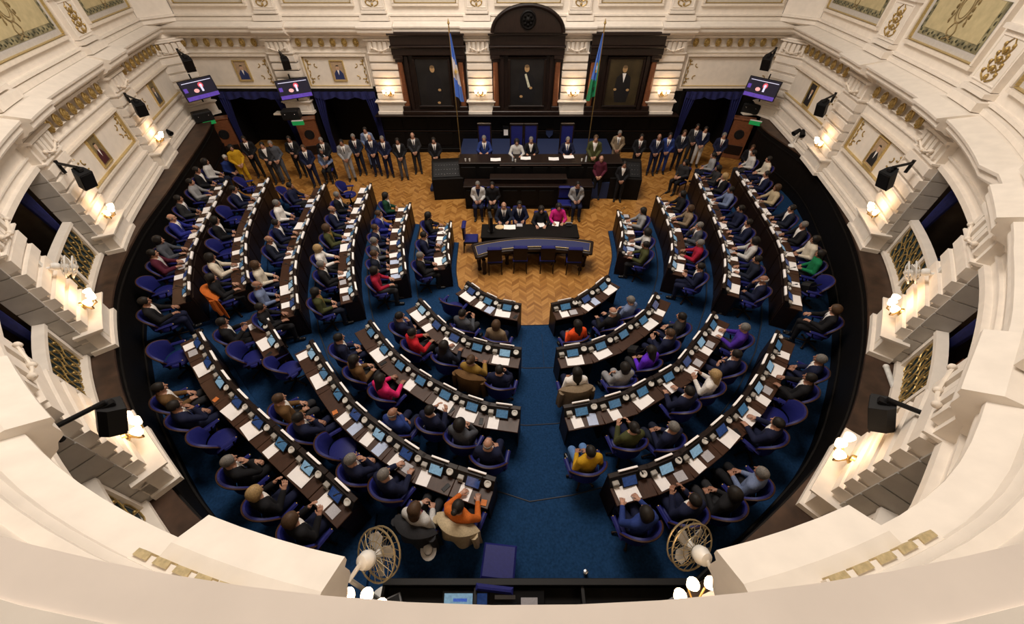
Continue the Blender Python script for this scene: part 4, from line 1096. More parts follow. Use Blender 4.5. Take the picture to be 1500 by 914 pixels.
# a member's desk: board, front, console with tablet, ring loudspeaker, microphone, paper rack
UW = .70
def make_desk():
    t = thing('voting_desk', 'x', 'desk')
    m = MB(); m.box(-UW/2, UW/2, -.02, .34, .70, .74, None, .008); m.build('desktop', WOOD_TOP, t)
    m = MB(); m.box(-UW/2, UW/2, .40, .45, -.12, .90, None, .006); m.box(-UW/2, -UW/2+.02, .05, .42, -.0, .71); m.box(UW/2-.02, UW/2, .05, .42, -.0, .71)
    m.box(-UW/2+.06, UW/2-.06, .44, .462, .12, .78, None, .01); m.box(-UW/2, UW/2, .38, .47, .88, .92, None, .008); m.build('desk_body', WOOD, t)
    m = MB(); m.prism([(.28, .72), (.42, .72), (.42, .90), (.38, .90), (.29, .77)], -UW/2, UW/2, Matrix(((0, 0, 1, 0), (1, 0, 0, 0), (0, 1, 0, 0), (0, 0, 0, 1)))); m.build('console', BLACK, t)
    M = frame(-.02, .29, .835, 0, PI/2-.95)
    m = MB(); m.box(-.135, .135, -.095, .095, -.012, .0, M, .004); sc = m.build('tablet', BLACK, t)
    m = MB(); m.box(-.118, .118, -.075, .078, .0, .003, M); m.build('tablet_screen', SCREEN_A, sc)
    M = frame(.235, .335, .862, 0, PI/2-1.15)
    m = MB(); m.lathe([(.030, .0), (.062, .0), (.064, .012), (.056, .022), (.036, .02), (.030, .008)], n=18, M=M); m.build('ring_loudspeaker', mat('pale_ring_plastic', (.62, .60, .56), .45), t, True)
    m = MB(); m.box(-.31, -.20, .27, .37, .80, .855, None, .01); m.box(-.30, -.21, .25, .28, .76, .80, None, .004); m.build('voting_panel', mat('panel_grey', (.30, .28, .25), .5), t)
    m = MB(); m.tube([(.14, .38, .90), (.14, .37, 1.02), (.13, .30, 1.10)], .007, 5); m.tube([(.13, .30, 1.10), (.125, .255, 1.125)], .014, 6); m.build('microphone', BLACK_METAL, t, True)
    m = MB(); m.box(-.17, .17, .44, .475, .90, .95, None, .004); m.box(-.16, .16, .435, .45, .95, .97); m.build('document_rack', PAPER, t)
    return t
desk0 = make_desk()
def make_chair():
    t = thing('swivel_armchair', 'x', 'chair')
    m = MB(); m.lathe([(.02, .40), (.22, .41), (.265, .435), (.272, .465), (.25, .495), (.15, .512), (.02, .518)], (0, .075, 0), 24, None, 1.0, .98); m.build('seat', LEATHER, t, True)
    def bk(u, v):
        a = math.radians(-158+136*u); rr = .292+.05*v
        hgt = .52+.46*(1-.42*abs(2*u-1)**2.6)*v
        bul = .022*math.sin(PI*v)
        return (math.cos(a)*(rr-bul), .12+math.sin(a)*(rr*1.02-bul), hgt), (math.cos(a), math.sin(a), 0)
    m = MB(); m.shell(bk, 22, 8, .055); m.build('backrest', LEATHER, t, True)
    rim = []
    for k in range(23):
        p, nn = bk(k/22, 1.); rim.append(Vector(p)+Vector(nn)*.05+Vector((0, 0, -.005)))
    for v in (.75, .5, .25, 0.): p, nn = bk(1., v); rim.append(Vector(p)+Vector(nn)*.05)
    for v in (0., .25, .5, .75): p, nn = bk(0., v); rim.insert(0, Vector(p)+Vector(nn)*.05) if v else None
    m = MB(); m.tube(rim, .016, 6); m.build('wooden_rim', WOOD_TOP, t, True)
    for s in (-1, 1):
        m = MB(); m.box(s*.325-.042, s*.325+.042, -.10, .27, .625, .685, None, .028); a = m.build('armrest', LEATHER, t, True)
        m = MB(); m.tube([(s*.325, .20, .63), (s*.33, .16, .52), (s*.26, .10, .45)], .018, 6); m.tube([(s*.325, -.04, .63), (s*.31, -.05, .50)], .018, 6); m.build('arm_support', WOOD, a, True)
        m = MB(); m.ball((s*.325, .268, .655), .017, 8); m.build('brass_stud', BRASS, a, True)
    m = MB(); m.lathe([(.05, .06), (.035, .10), (.03, .38), (.12, .41)], (0, .075, 0), 12)
    for k in range(5):
        a = 2*PI*k/5+.3; m.tube([(0, .075, .09), (math.cos(a)*.27, .075+math.sin(a)*.27, .055)], [.028, .018], 6); m.ball((math.cos(a)*.27, .075+math.sin(a)*.27, .03), .03, 8)
    m.build('swivel_base', WOOD, t, True)
    return t
chair0 = make_chair()
def sheet(w, h, th=.006, fold=0.):
    m = MB()
    if not fold: m.box(-w/2, w/2, -h/2, h/2, 0, th)
    else:
        m.box(-w/2, 0, -h/2, h/2, 0, th, frame(0, 0, 0, 0, 0, .06)); m.box(.0, w/2, -h/2, h/2, 0, th, frame(0, 0, 0, 0, 0, -.06))
    return m
SHEET = sheet(.215, .275).mesh('sheet', PAPER); BOOK = sheet(.40, .27, .007, .03).mesh('open_booklet', PAPER); GREYS = sheet(.20, .17, .012).mesh('grey_folder', PAPER_GREY); BLUES = sheet(.20, .26).mesh('blue_sheet', BLUE_SHEET)
m = MB(); m.box(-.038, .038, -.075, .075, 0, .010, None, .004); PHONE = m.mesh('mobile_phone', BLACK)
m = MB(); m.box(-.05, .05, -.05, .05, 0, .012, None, .003); NOTE = m.mesh('orange_note', mat('orange_card', (.55, .16, .03), .7))
ROWNAME = {'L1': 'innermost left side row', 'L2': 'second left side row', 'L3': 'third left side row', 'L4': 'fourth left side row', 'L5': 'fifth left side row', 'L6': 'outermost left side row',
           'A1': 'first row left of aisle', 'A2': 'second row left of aisle', 'A3': 'third row left of aisle', 'A4': 'fourth row left of aisle', 'A5': 'outermost near left row', 'A6': 'short two-desk left row',
           'R1': 'innermost right side row', 'R2': 'second right side row', 'R3': 'third right side row', 'R4': 'outermost right side row',
           'B1': 'first row right of aisle', 'B2': 'second row right of aisle', 'B3': 'third row right of aisle', 'B4': 'outermost row right of aisle'}
def end_word(k): return 'from far end' if k[0] in 'LR' else ('from aisle' if k not in ('A5', 'A6') else 'from near end')
first = True
DESKS = {}
for k, r in ROW.items():
    n = r.n; Ls = r.cu.len
    for i in range(n):
        s = Ls*(i+.5)/n; p, N_ = row_frame(r, s); yaw = math.atan2(N_.y, N_.x)-PI/2
        o_idx = i if k[0] in 'LRB' else n-1-i
        place = ORD[o_idx]+' '+end_word(k)+', '+ROWNAME[k]
        a = r.cu.pt(Ls*i/n)[0]; b = r.cu.pt(Ls*(i+1)/n)[0]
        sx = (b-a).length/UW*.985
        lab = 'dark wooden desk with tablet, '+place
        if first: d = desk0; d.location = (p.x, p.y, r.z); d.rotation_euler.z = yaw; d['label'] = lab; first = False; d['group'] = 'voting desks in curved rows'
        else: d = dup(desk0, (p.x, p.y, r.z), yaw, lab, 'voting desks in curved rows')
        d.scale = (sx, 1, 1)
        for c in d.children:
            for g in c.children:
                if g.name.startswith('tablet_screen'):
                    q = RNG.random(); slot(g, 0, SCREEN_A if q < .5 else (SCREEN_B if q < .72 else SCREEN_C))
        # what lies on this desk
        M = Matrix.Translation((p.x, p.y, r.z+.742)) @ Matrix.Rotation(yaw, 4, 'Z')
        def put(me, nm, lab, cat, x, y, rz, grp):
            o = link(nm, me); o.matrix_world = M @ Matrix.Translation((x, y, 0)) @ Matrix.Rotation(rz, 4, 'Z'); tag(o, lab+place, cat, grp); return o
        q = RNG.random()
        if q < .52: put(SHEET, 'paper_sheet', 'white paper sheet on the desk ', 'paper', RNG.uniform(-.20, -.08), RNG.uniform(.12, .15), RNG.uniform(-.08, .08), 'white papers on the desks')
        elif q < .82: put(BOOK, 'open_booklet', 'open white booklet on the desk ', 'booklet', RNG.uniform(-.12, .06), RNG.uniform(.125, .15), RNG.uniform(-.12, .12), 'open booklets on the desks')
        if q < .52 and RNG.random() < .42: put(GREYS, 'document_folder', 'small grey folder on the desk ', 'folder', RNG.uniform(.12, .2), RNG.uniform(.10, .14), RNG.uniform(-.1, .1), 'grey folders on the desks')
        elif q < .52 and RNG.random() < .25: put(BLUES, 'printed_sheet', 'pale blue sheet on the desk ', 'paper', .16, .13, RNG.uniform(-.1, .1), 'pale blue sheets on the desks')
        elif RNG.random() < .22: put(PHONE, 'mobile_phone', 'black phone on the desk ', 'phone', .26, .10, RNG.uniform(-.5, .5), 'phones on the desks')
        elif k in ('A4', 'A5') and RNG.random() < .4: put(NOTE, 'note_block', 'orange note block on the desk ', 'note block', .26, .06, RNG.uniform(-.3, .3), 'orange note blocks on the desks')

# who sits where: head position in the photograph, pose, clothes, hair
SEATED = {
'L6': '291.6 245 lap j black short dark|318.6 239.5 lap w lightgrey bob dark|279.5 267 desk w grey short dark|262 291.6 lap s charcoal short dark|259 318.6 desk s royal bald grey|239.5 353 desk w slate bob dark|230 370 desk j maroon short dark|220 440 desk j black short dark',
'L5': '343 280 desk j navy short dark|329 324 lap j black bob dark|312 376.5 desk j cream bob dark|327 402.5 desk w black long dark',
'L4': '426 271 desk w navy short dark|405.6 298 lap w white short grey|406.5 327 desk j navy short dark|400 350.5 desk j midnight bald grey|375 388.6 lap w cream bob brown|377 418 lap w greyblue bald grey|388 449 desk w black short dark',
'L3': '494 286 lap j black short grey|486.5 307 desk j navy bald grey|479 334.5 desk j olive curly brown|466.5 364.4 desk w white bob blond|471 387.7 desk s black short grey|463 428 lap j olive long dark',
'L2': '568 287 lap j bottle long dark|555 313.4 lap s royal short brown|555 333.6 lap s navy short brown|551 353 lap j slate short grey|549 372 lap s midnight short brown|549 396.6 desk w crimson bob dark',
'L1': '628.4 316 desk w black long dark|621.4 345 desk s navy short dark|616 374.7 desk s black short grey',
'A1': '675 462 read w slate short dark|726 478 lap w tan bob brown',
'A2': '587 464.4 face s navy short dark|603 486 desk w red short dark|651 505.7 desk w midnight long dark|690 527 desk j khaki bun brown|731.6 541.4 face s navy short dark',
'A3': '497 495 lap s navy short dark|519.5 527 lap j brown long dark|558 555 desk w pink long dark|574.5 607 cross w blue bald grey|631 599.6 read s navy short dark|678.8 610 face w slate curly dark|714.8 650 lap s navy bald grey',
'A4': '412 588 lap j brown short brown|437 609 face s navy short dark|518 675 face s navy short grey|565.5 684 desk s navy short grey|611 745.6 lap j lightgrey long brown|669 739 desk w orange bun dark',
'A5': '235 569 lap j brown short dark|259.5 597 face s navy short dark|336 675 face s black short grey|375 721 read j black bob blond|428 760.5 read j black bob brown',
'A6': '327 474 read j black short dark',
'R1': '934 309 desk w grey long dark|944 340 desk w lightgrey curly dark|939 358 desk w olive short dark',
'R2': '990.7 284.5 desk w black long dark|1009 306 desk w tan bob brown|1015 330 face s slate short grey|1022 356 desk w crimson short grey|1023 390.5 read s navy short dark',
'R3': '1028 227 lap w grey short dark|1039 246 desk w charcoal long dark|1054 258 face j black long blond|1070 278.4 desk w greyblue short dark|1084.7 306 desk w navy short dark|1096 326.6 desk s navy short dark|1105 353 desk j lightgrey bob dark|1102 379 desk w midnight short dark|1118 410 face s navy bald white',
'R4': '1091 227 lap w lightgrey short dark|1125.7 231 lap w cream short dark|1122.4 255.5 desk j navy short dark|1130.6 275 desk w beige bob brown|1156 305.5 desk j midnight short dark|1171 329.5 desk j black short grey|1175 349 lap w cream bob dark|1179 371 lap w green long dark|1223 453.5 desk s black bob brown',
'B1': '847 477 lap w vermilion long dark|900 455.6 desk j black bald white|923.7 442.5 cross w greyblue short grey',
'B2': '845 545 lap w white long dark|915 538 cross w grey bob dark|953 513 lap w violet long dark|981 488 read s navy short brown|998 464 lap w charcoal short dark',
'B3': '865 661 lap w mustard short dark|928 626 read j olive bun dark|987 626 lap j navy short grey|1008.7 573 desk s navy short dark|1046.5 548.5 read w white long blond|1077.7 519 cross s navy short dark|1090 480 desk w purple short grey',
'B4': '946 751 desk w blue bob dark|1017 732 read s navy short dark|1079 719 lap w black bob dark|1110 695.6 lap w greyblue short grey|1129 613 desk s navy short dark|1185 555 desk s black short dark|1200.6 526.7 lap s navy short grey',
}
EMPTY = {'L6': [(241, 424)], 'L5': [(366, 277), (345.5, 318), (334, 367)], 'L4': [(426, 293)], 'L3': [(511, 284)], 'A1': [(666.6, 451)], 'A4': [(424, 541), (500, 655)], 'A5': [(262, 522), (322, 640)], 'A6': [(375, 519)], 'R4': [(1186, 421)], 'B4': [(1136, 608)]}
HWORD = {'short': 'short %s hair', 'bob': '%s bobbed hair', 'long': 'long %s hair', 'bald': 'balding head', 'bun': '%s hair bun', 'curly': '%s curly hair'}
PWORD = {'lap': 'hands in lap', 'desk': 'hands on desk', 'face': 'hand at chin', 'read': 'holding something up', 'cross': 'arms crossed'}
KWORD = {'s': 'suit', 'j': 'jacket', 'w': 'top'}
def nearest_on(r, p):
    best = None
    for i in range(61):
        s = r.cu.len*i/60; q, N_ = row_frame(r, s); d = (q-p).length
        if best is None or d < best[0]: best = (d, s, q, N_)
    return best
SEATS = {}
spots = []
for k, txt in SEATED.items():
    r = ROW[k]
    for e in txt.split('|'):
        x, y, pose, kind, col, hair, hc = e.split(); p = at(float(x), float(y), r.z+1.25)
        d, s, q, N_ = nearest_on(r, p); p = p-N_*.05
        back = (q-p).dot(N_); want = {'desk': .30, 'read': .36}.get(pose, .38)
        if back < want: p = p-N_*(want-back)
        if back > .75: p = p+N_*(back-.75)*.6
        spots.append([k, s, p, N_, pose, kind, col, hair, hc])
    for x, y in EMPTY.get(k, []):
        p = at(x, y, r.z+.5); d, s, q, N_ = nearest_on(r, p); back = (q-p).dot(N_)
        if back < .2: p = p-N_*(.2-back)
        p = p-N_*.08
        spots.append([k, s, p, N_, None, None, None, None, None])
for _ in range(40):                                              # neighbours keep a chair's width apart
    for i, a in enumerate(spots):
        for b in spots[i+1:]:
            dv = b[2]-a[2]; L_ = dv.length
            if 1e-6 < L_ < .67:
                if a[0] == b[0]:
                    T = Vector((-a[3].y, a[3].x)); sg = 1 if dv.dot(T) > 0 else -1; mv = T*sg*(.67-L_)*.25
                else: mv = dv.normalized()*(.67-L_)*.25
                a[2] = a[2]-mv; b[2] = b[2]+mv
firstc = True
byrow = {}
for sp in spots: byrow.setdefault(sp[0], []).append(sp)
CHAIR_AT = {}
LAP = {}
for k, L_ in byrow.items():
    r = ROW[k]; L_.sort(key=lambda q: q[1]); 
    if k[0] == 'A': L_.reverse()
    pi = 0
    for i, (kk, s, p, N_, pose, kind, col, hair, hc) in enumerate(L_):
        yaw = math.atan2(N_.y, N_.x)-PI/2+RNG.uniform(-.10, .10)
        cz = r.z
        place = ORD[i]+' '+end_word(k)+', '+ROWNAME[k]
        lab = ('empty blue leather armchair, ' if pose is None else 'occupied blue leather armchair, ')+place
        if pose is None: yaw += RNG.uniform(-.5, .5)
        if firstc: c = chair0; c.location = (p.x, p.y, cz); c.rotation_euler.z = yaw; c['label'] = lab; c['group'] = 'blue leather armchairs of the rows'; firstc = False
        else: c = dup(chair0, (p.x, p.y, cz), yaw, lab, 'blue leather armchairs of the rows')
        CHAIR_AT[(k, i)] = c
        if pose is None: continue
        w = WORD.get(col, col); hw = HWORD[hair] % hc if '%s' in HWORD[hair] else HWORD[hair]
        plab = 'person in %s %s, %s, %s %s, %s' % (w, KWORD[kind], hw, ORD[pi], end_word(k), ROWNAME[k])
        trou = 'denim' if (k == 'B3' and col == 'mustard') else ('grey' if col == 'grey' and k == 'B2' else RNG.choice(['black', 'navy', 'charcoal', 'midnight']))
        if kind == 's': trou = col
        person(p.x, p.y, cz+.015, yaw, pose, kind, col, hair, hc, plab, trou, True, 'white' if kind == 's' or col in ('navy', 'black', 'midnight', 'royal', 'charcoal') else {'cream': 'black', 'brown': 'white', 'lightgrey': 'maroon', 'maroon': 'lightgrey', 'olive': 'khaki', 'khaki': 'lightgrey', 'bottle': 'white'}.get(col, 'white'))
        pi += 1
# ------------------------------------------------------------------ clerks' tables, dais, people standing
def V(px, py, z): p = at(px, py, z); return p
# curved table with blue inlay
def arc_table():
    t = thing('curved_table', 'long curved table with blue leather inlay in the middle of the parquet', 'table', (0, 0, 0))
    back = [(692, 358), (712, 354), (745, 349.5), (780, 347.5), (815, 348.5), (845, 350.5), (868, 353.5)]
    front = [(698, 377), (720, 370.5), (745, 366.5), (780, 364), (815, 364.5), (845, 367.5), (866, 371)]
    b = [at(*p, .78) for p in back]; f = [at(*p, .78) for p in front]
    B = Curve(b, 8).p; F_ = Curve(f, 8).p
    m = MB(); out = [tuple(p) for p in B]+[tuple(p) for p in F_[::-1]]
    m.prism(out, .70, .78); m.tube([(*p, .745) for p in B+F_[::-1]], .045, 8, True); m.build('table_top', WOOD, t, False)
    ins = lambda P, Q, k: [p.lerp(q, k) for p, q in zip(P, Q)]
    c = (sum(B, Vector((0, 0)))+sum(F_, Vector((0, 0))))/(2*len(B))
    sh = lambda p: Vector((c.x+(p.x-c.x)*.965, p.y))
    m = MB(); o2 = [tuple(sh(p)) for p in ins(B, F_, .16)]+[tuple(sh(p)) for p in ins(F_, B, .16)[::-1]]
    m.prism(o2, .78, .786); m.build('blue_inlay', BAIZE, t)
    m = MB(); m.tube([(p[0], p[1], .785) for p in o2], .008, 5, True); m.build('inlay_border', GILT_LINE, t, True)
    m = MB(); A = [tuple(sh(p)) for p in ins(B, F_, .2)]+[tuple(sh(p)) for p in ins(F_, B, .2)[::-1]]; m.prism(A, .56, .71); m.build('apron', WOOD_PANEL, t)
    for q, w in ((.04, .5), (.96, .5), (.33, .5), (.67, .5), (.08, .9), (.92, .9)):
        i = int(q*(len(B)-1)); p = B[i].lerp(F_[i], w); p = sh(p)
        m = MB(); m.lathe([(.06, 0), (.07, .05), (.045, .12), (.075, .38), (.05, .50), (.07, .58)], (p.x, p.y, 0), 10); m.build('leg', WOOD, t, True)
    return t
arc_table()
# clerks' rectangular table
a, b, c, d = at(707, 328, .77), at(846, 328, .77), at(848, 347.5, .77), at(706, 347.5, .77)
t = thing('clerks_table', 'dark rectangular table of the clerks behind the curved table', 'table', ((a+c)/2).to_3d())
tx, ty = (b.x-a.x)/2, (a.y-d.y)/2
m = MB(); m.box(-tx, tx, -ty, ty, .72, .77, None, .012); m.build('table_top', WOOD_BLACK, t)
m = MB(); m.box(-tx+.05, tx-.05, -ty+.02, -ty+.07, .08, .72, None, .01)
for k in range(5): m.box(-tx+.12+k*(2*tx-.2)/5, -tx+.12+(k+.8)*(2*tx-.2)/5, -ty+.0, -ty+.03, .16, .64, None, .01)
m.box(-tx+.02, -tx+.07, -ty+.02, ty-.05, .05, .72); m.box(tx-.07, tx-.02, -ty+.02, ty-.05, .05, .72); m.build('table_body', WOOD_BLACK, t)
def small(px, py, z, me, nm, lab, cat, rz=0, grp=None):
    p = at(px, py, z); o = link(nm, me); o.location = (p.x, p.y, z); o.rotation_euler.z = rz; tag(o, lab, cat, grp); return o
m = MB(); m.lathe([(.02, 0), (.15, .0), (.16, .012), (.14, .03), (.02, .04)], n=18, sy=.8); HATM = m.mesh('cream_folder', mat('cream_card', (.62, .45, .24), .8))
small(732, 333, .772, HATM, 'rounded_folder', 'cream rounded folder at the left of the clerks table', 'folder')
small(746.5, 333, .772, BOOK, 'open_booklet', 'white open papers on the clerks table left of the tablet', 'papers')
small(761, 330, .772, GREYS, 'document_folder', 'grey folder on the clerks table between the seated clerks', 'folder')
small(793, 329, .772, SHEET, 'paper_sheet', 'white paper before the clerk in black', 'paper', .3)
small(814, 328, .772, SHEET, 'paper_sheet', 'white paper before the clerk in magenta', 'paper', -.2)
p = at(833, 330, .775); t = thing('telephone', 'dark telephone at the right end of the clerks table', 'telephone', (p.x, p.y, .772))
m = MB(); m.box(-.10, .10, -.09, .09, 0, .05, None, .015); m.build('body', BLACK, t); m = MB(); m.tube([(-.12, .0, .07), (-.08, .03, .09), (.08, .03, .09), (.12, 0, .07)], .022, 8); m.build('handset', GREY_PL, t, True)
p = at(719, 338, .77); t = thing('flat_monitor', 'thin black upright monitor at the left end of the clerks table', 'monitor', (p.x, p.y, .77), .2)
m = MB(); m.box(-.05, .05, -.20, .20, .08, .62, None, .012); m.build('panel', BLACK, t); m = MB(); m.lathe([(.12, 0), (.12, .015), (.03, .03), (.03, .12)], n=14); m.build('stand', BLACK, t, True)
# wooden chairs with blue seats
def wood_chair(): 
    t = thing('wooden_chair', 'x', 'chair')
    m = MB(); m.box(-.235, .235, -.21, .23, .43, .495, None, .025); m.build('seat', LEATHER, t)
    m = MB()
    m.box(-.22, .22, -.245, -.205, .52, .96, None, .012); m.box(-.235, .235, -.255, -.195, .93, .99, None, .018)
    m.build('backrest', WOOD, t)
    m = MB(); m.box(-.19, .19, -.21, -.185, .56, .92, None, .02); m.box(-.215, .215, -.27, -.13, .955, 1.04, None, .035); m.build('back_cushion', LEATHER, t)
    for sx in (-1, 1):
        for y0, y1 in ((.20, .21), (-.22, -.26)):
            m = MB(); m.tube([(sx*.205, y0, .45), (sx*.20, (y0+y1)/2, .2), (sx*.21, y1, 0)], [.024, .021, .017], 8); m.build('leg', WOOD, t, True)
    m = MB(); m.box(-.235, .235, -.215, .235, .38, .435, None, .01); m.build('seat_frame', WOOD, t)
    return t
wc = wood_chair(); fc_ = True
for px, py, rz, lab in ((725, 379, .05, 'first from left of four wooden chairs in front of the curved table'), (762, 377, 0, 'second from left of four wooden chairs in front of the curved table'), (801, 377, 0, 'third from left of four wooden chairs in front of the curved table'), (840, 379, -.05, 'rightmost of four wooden chairs in front of the curved table'),
                        (690, 349, -PI/2, 'wooden chair with blue seat standing left of the curved table'), (826, 297, PI, 'empty wooden chair with blue seat beside the seated clerk in grey')):
    p = at(px, py, .46)
    if fc_: ch = wc; ch.location = (p.x, p.y, 0); ch.rotation_euler.z = rz; ch['label'] = lab; ch['group'] = 'wooden chairs with blue seats'; fc_ = False
    else: ch = dup(wc, (p.x, p.y, 0), rz, lab, 'wooden chairs with blue seats')
def sit(px, py, z, yaw, pose, kind, col, hair, hc, lab, **k):
    p = at(px, py, z+1.25); d = Vector((-math.sin(yaw), math.cos(yaw))); p = p-d*.05
    if k.get('chair'):
        p.y = min(p.y, k.get('ymax', 99)); dup(wc, (p.x, p.y, 0), yaw, k['chair'], 'wooden chairs with blue seats')
    return person(p.x, p.y, z+.0, yaw, pose, kind, col, hair, hc, lab, k.get('trou', col), True, k.get('shirt', 'white'))
sit(738, 301, 0, PI, 'desk', 's', 'midnight', 'bald', 'grey', 'seated clerk in dark suit, leftmost at the clerks table', chair='wooden chair of the clerk in dark suit, leftmost at the table')
sit(761, 299.5, 0, PI, 'desk', 's', 'navy', 'short', 'dark', 'seated clerk in navy suit, second from left at the clerks table', chair='wooden chair of the clerk in navy suit at the table')
sit(793, 307, 0, PI, 'desk', 'w', 'black', 'bob', 'dark', 'seated clerk in black top, third from left at the clerks table', chair='wooden chair of the clerk in black at the table')
sit(818.6, 303, 0, PI, 'desk', 'w', 'magenta', 'long', 'dark', 'seated clerk in magenta top at the right of the clerks table', trou='black', chair='wooden chair of the clerk in magenta at the table')
sit(700, 268, 0, PI, 'lap', 'j', 'lightgrey', 'short', 'grey', 'seated person in pale grey cardigan and jeans before the bench', trou='navy', shirt='navy', chair='wooden chair of the seated person in pale grey cardigan', ymax=13.28)
sit(721, 271, 0, PI, 'lap', 'w', 'black', 'short', 'dark', 'seated person all in black beside the pale grey cardigan', chair='wooden chair of the seated person in black robe', ymax=13.28)
sit(846, 268, 0, PI, 'lap', 'j', 'grey', 'short', 'dark', 'seated person in grey with dark vest at the right of the bench', trou='navy', shirt='midnight', chair='wooden chair of the seated person in grey with dark vest', ymax=13.28)
# raised bench and presidential dais
def panelled(m, x0, x1, y, z0, z1, n):
    for k in range(n):
        a = x0+(x1-x0)*(k+.1)/n; b = x0+(x1-x0)*(k+.9)/n; m.box(a, b, y-.03, y+.02, z0+.1, z1-.1, None, .015)
xa, xb = at(680, 272, .95).x, at(868, 272, .95).x
t = thing('lower_bench', 'long dark panelled bench in front of the dais', 'bench', ((xa+xb)/2, 13.95, 0)); hw = (xb-xa)/2
m = MB(); m.box(-hw, hw, -.28, .30, 0, .93, None, .01); panelled(m, -hw, hw, -.28, .05, .9, 7); m.box(-hw, hw, -.30, -.26, 0, .1); m.build('bench_body', WOOD_BLACK, t)
m = MB(); m.box(-hw-.03, hw+.03, -.34, .32, .92, .97, None, .012); m.build('bench_top', WOOD, t)
m = MB(); m.box(-hw*.55, hw*.55, -.1, .25, .97, 1.16, None, .012); m.box(-hw*.6, hw*.6, -.16, .28, 1.15, 1.19, None, .008); m.build('raised_shelf', WOOD, t)
xa, xb = at(672, 238, 1.5).x, at(912, 238, 1.5).x
plat = MB(); plat.box(xa-.3, xb+.3, 14.5, 19.0, 0, .68); plat.box(xa-.3, xb+.3, 14.46, 14.52, .0, .70); pl = struct(plat.build('floor', FABRIC_BLUE))
t = thing('dais_desk', 'long dark presidential desk on the raised dais', 'desk', ((xa+xb)/2, 14.95, 0)); hw = (xb-xa)/2
m = MB(); m.box(-hw, hw, -.42, -.36, 0, 1.45, None, .01); panelled(m, -hw, hw, -.42, .75, 1.42, 9); m.box(-hw, -hw+.05, -.4, .35, 0, 1.44); m.box(hw-.05, hw, -.4, .35, 0, 1.44); m.build('desk_front', WOOD_BLACK, t)
m = MB(); m.box(-hw-.03, hw+.03, -.46, .40, 1.44, 1.49, None, .015); m.build('desk_top', WOOD, t)
m = MB()
for z in (1.38, .80): m.box(-hw*.5, hw*.5, -.47, -.41, z, z+.04, None, .01)
m.build('front_rail', WOOD_TOP, t)
# consoles flanking the dais
DBG = None
for px, lab, k in ((655, 'dark mixing console on the left of the dais', -1), (917, 'dark console on the right of the dais', 1)):
    p = at(px, 262, .8); t = thing('side_console', lab, 'console', (p.x, p.y+.3, 0), -.1*k)
    m = MB(); m.prism([(-.5, 0), (.6, 0), (.6, 1.25), (.35, 1.25), (-.5, .88)], -.62, .62, Matrix(((0, 0, 1, 0), (1, 0, 0, 0), (0, 1, 0, 0), (0, 0, 0, 1)))); m.build('console_body', WOOD_BLACK, t)
    m = MB(); M = frame(0, -.08, 1.075, 0, .41); m.box(-.55, .55, -.36, .36, 0, .02, M); cp = m.build('control_panel', BLACK, t)
    m = MB()
    for i in range(9):
        for j in range(3): m.lathe([(.02, .02), (.016, .045)], (-.44+i*.11, -.24+j*.22, 0), 8, M)
    m.build('control_knobs', CHROME, cp, True)
    if k < 0:
        q = at(643, 275, .1); s = thing('carpeted_step', 'blue carpeted step left of the dais', 'step', (q.x, q.y+.1, 0)); m = MB(); m.box(-.35, .35, -.25, .25, 0, .16, None, .02); m.build('tread', FABRIC_BLUE, s)
# high-backed chairs on the dais and the people there
def high_chair(px, py, lab, x=None):
    p = at(px, py, 1.95); t = thing('high_backed_chair', lab, 'chair', (p.x, p.y+.20, .69), PI, 'high-backed chairs on the dais')
    m = MB(); m.box(-.26, .26, -.24, .24, .42, .50, None, .03); m.build('seat', LEATHER, t)
    m = MB(); m.box(-.24, .24, -.32, -.25, .46, 1.62, None, .03); m.build('backrest', LEATHER, t)
    m = MB(); m.box(-.28, -.23, -.34, -.23, .0, 1.66, None, .01); m.box(.23, .28, -.34, -.23, .0, 1.66, None, .01); m.box(-.28, .28, -.34, -.23, 1.60, 1.68, None, .015); m.box(-.28, .28, -.26, .26, .36, .43, None, .01)
    for s in (-1, 1): m.box(s*.26-.025, s*.26+.025, .2, .25, 0, .66); m.box(s*.27-.03, s*.27+.03, -.24, .27, .64, .69, None, .01)
    m.build('chair_frame', WOOD, t)
for px, lab in ((709, 'high blue chair behind the person in blue suit on the dais'), (757, 'high blue chair behind the person in grey cardigan on the dais'), (778, 'high blue chair behind the person in black at the middle of the dais'), (832, 'high blue chair behind the navy suit at the right of the dais')):
    high_chair(px, 203, lab)
for px, py, pose, kind, col, hair, hc, lab in ((709, 203, 'desk', 's', 'blue', 'short', 'grey', 'person in blue suit seated at the left of the dais'), (757, 208, 'desk', 'w', 'lightgrey', 'bob', 'dark', 'person in pale grey cardigan at the middle of the dais'), (778, 205, 'desk', 'j', 'black', 'short', 'grey', 'person in black jacket at the middle of the dais'), (832, 205, 'desk', 's', 'navy', 'short', 'grey', 'person in navy suit seated at the right of the dais')):
    sit(px, py, .69, PI, pose, kind, col, hair, hc, lab, trou='navy')
for px, py, lab in ((726, 234, 'white papers right of the blue suit on the dais'), (770, 232, 'white papers before the black jacket on the dais'), (811, 233, 'white papers left of the navy suit on the dais'), (833, 230, 'white papers before the navy suit on the dais')):
    small(px, py, 1.492, BOOK, 'open_booklet', lab, 'papers', RNG.uniform(-.1, .1))
m = MB(); m.lathe([(.03, 0), (.035, .02), (.028, .13), (.03, .16), (.015, .20), (.015, .23)], n=10); BOT = m.mesh('water_bottle', mat('clear_bottle', (.5, .55, .6), .2))
m = MB(); m.lathe([(.028, 0), (.035, .10), (.03, .10), (.024, .01)], n=10); CUP = m.mesh('drinking_glass', WHITE_PL)
